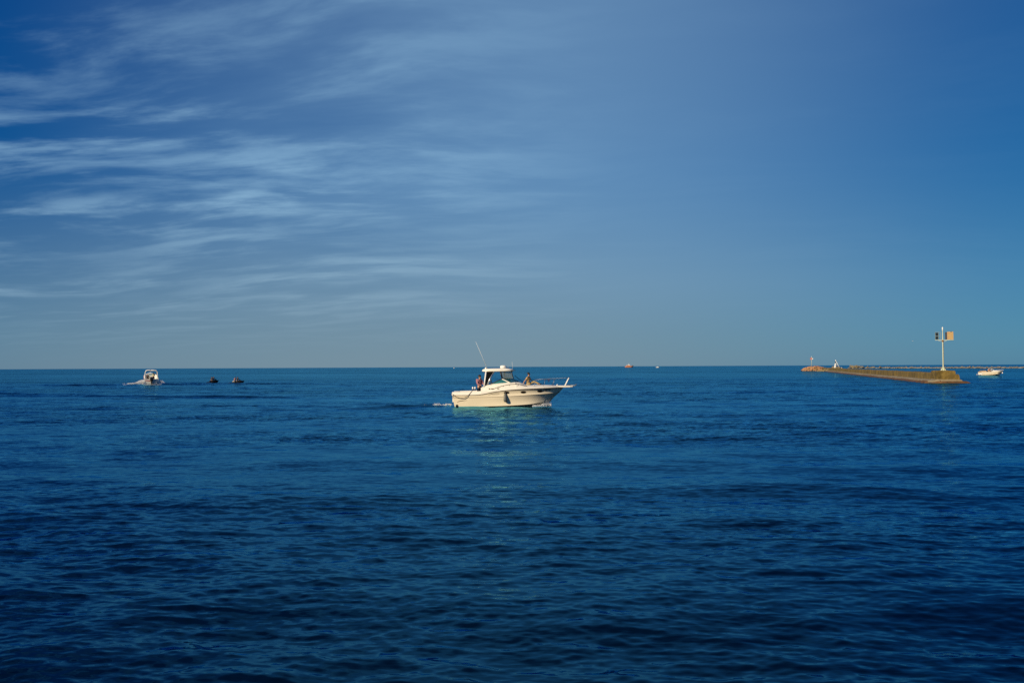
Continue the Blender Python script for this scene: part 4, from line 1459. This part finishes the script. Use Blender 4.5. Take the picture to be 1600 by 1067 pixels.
MB().slab([(-0.2, 0.02, 0), (-0.34, 0.06, 0), (-0.34, -0.06, 0), (-0.2, -0.02, 0)], (0, 0, 0.008)).build('tail', M['white'], gl)


gl.scale = (GS, GS, GS)


# ------------------------------------------------------------------ foam and spray (countless drops)
def drops(name, label, pts, sizes):
    """many small irregular tetrahedra: droplets and flecks of foam"""
    n = len(pts)
    r = np.random.default_rng(len(label))
    base_ = np.array([(1, 1, 1), (-1, -1, 1), (-1, 1, -1), (1, -1, -1)], float) / 1.7
    v = pts[:, None, :] + (base_[None] * r.uniform(0.6, 1.4, (n, 4, 1)) + r.normal(0, 0.25, (n, 4, 3))) * sizes[:, None, None]
    v = v.reshape(-1, 3)
    fidx = np.array([(0, 1, 2), (0, 3, 1), (0, 2, 3), (1, 3, 2)])
    f = (np.arange(n)[:, None, None] * 4 + fidx[None]).reshape(-1, 3)
    me = bpy.data.meshes.new(name)
    me.from_pydata(v.tolist(), [], f.tolist())
    o = link(name, me, M['foam'])
    o['kind'] = 'stuff'
    o['label'] = label
    return o


def on_sea(p, lift=0.0):
    p[:, 2] += sea_height(p[:, 0], p[:, 1]) + lift
    return p


r = np.random.default_rng(5)
# spray thrown out on both sides of the running boat
hd_ = Vector((math.cos(R(114)), math.sin(R(114)), 0))
rt_ = Vector((hd_.y, -hd_.x, 0))
pts, sz = [], []
for sg, n, reach, hgt in ((-1, 9000, 3.0, 0.95), (1, 7500, 3.3, 0.95)):
    u = r.random(n) ** 0.8
    a = r.uniform(-0.6, 2.6, n)
    top_ = hgt * (1 - u) ** 1.6 * (0.8 + 0.2 * np.sin(u * 9 + sg)) + 0.06
    if sg > 0:
        top_ = hgt * (0.10 + 0.8 * np.exp(-((u - 0.30) / 0.22) ** 2)) * (1 - 0.6 * u)
    z = r.random(n) * top_ * 1.15
    off = 1.0 + u * reach
    fwd = a + 0.4 - u * 1.2
    p = np.stack([LB.x + 0.2 + hd_.x * fwd + sg * rt_.x * off, LB.y + hd_.y * fwd + sg * rt_.y * off, z], 1)
    pts.append(on_sea(p, 0.02))
    sz.append(0.018 + 0.024 * r.random(n))
drops('spray', 'white spray and foam thrown up beside the motorboat at the left', np.concatenate(pts), np.concatenate(sz))


def foam_trail(name, label, segs):
    pts, sz = [], []
    for (x0, y0, x1, y1, w, n, zz_) in segs:
        t = r.random(n)
        # clumps
        cl_ = r.random(max(6, n // 22))
        t = np.clip(cl_[r.integers(0, len(cl_), n)] + r.normal(0, 0.035, n), 0, 1)
        off = r.normal(0, w, n)
        dx_, dy_ = x1 - x0, y1 - y0
        L = math.hypot(dx_, dy_)
        p = np.stack([x0 + dx_ * t - dy_ / L * off, y0 + dy_ * t + dx_ / L * off, np.abs(r.normal(0, zz_, n))], 1)
        pts.append(on_sea(p, 0.01))
        sz.append(0.010 + 0.022 * r.random(n))
    return drops(name, label, np.concatenate(pts), np.concatenate(sz))


foam_trail('foam', 'broken white wake foam behind the motorboat at the left', [
    (LB.x - 3.0, LB.y - 2.5, LB.x + 3.5, LB.y - 3.5, 0.35, 800, 0.02), (LB.x - 2.5, LB.y - 6, LB.x + 2.5, LB.y - 4, 0.4, 420, 0.015),
    (LB.x - 5.0, LB.y - 1.0, LB.x - 1.2, LB.y - 0.5, 0.25, 900, 0.05), (LB.x + 1.5, LB.y - 0.8, LB.x + 5.6, LB.y - 0.5, 0.25, 900, 0.05)])
J1, J2 = ground(333.5, 599.2), ground(371, 600.2)
foam_trail('foam', 'thin white wake foam between the two jet skis', [
    (J1.x - 1.3, J1.y - 0.8, J1.x + 2.4, J1.y - 1.2, 0.22, 420, 0.03), (J1.x + 1.6, J1.y - 2.5, J2.x - 1.2, J2.y + 0.5, 0.35, 420, 0.03)])
pts, sz = [], []
n = 1700
u = r.random(n)
xx = 6.3 + 1.55 * u ** 0.8
hb_ = np.array([hull.half(min(7.7, q), 0.12) for q in xx])
zz_ = np.abs(r.normal(0, 1, n)) * (0.05 + 0.15 * np.exp(-((u - 0.72) / 0.22) ** 2))
p = np.stack([cw.x + xx, cw.y - hb_ - 0.05 - np.abs(r.normal(0, 0.13, n)), zz_], 1)
foam1 = drops('foam', 'white bow wave curling at the stem of the cream cruiser', on_sea(p), 0.013 + 0.016 * r.random(n))
foam_trail('foam', 'patch of white churned foam behind the stern of the cream cruiser', [
    (cw.x - 1.7, cw.y - 0.6, cw.x - 0.2, cw.y - 0.4, 0.28, 260, 0.05), (cw.x - 2.6, cw.y - 0.3, cw.x - 0.8, cw.y - 0.2, 0.45, 110, 0.02), (cw.x - 1.6, cw.y + 0.8, cw.x - 0.1, cw.y + 0.6, 0.3, 120, 0.03)])
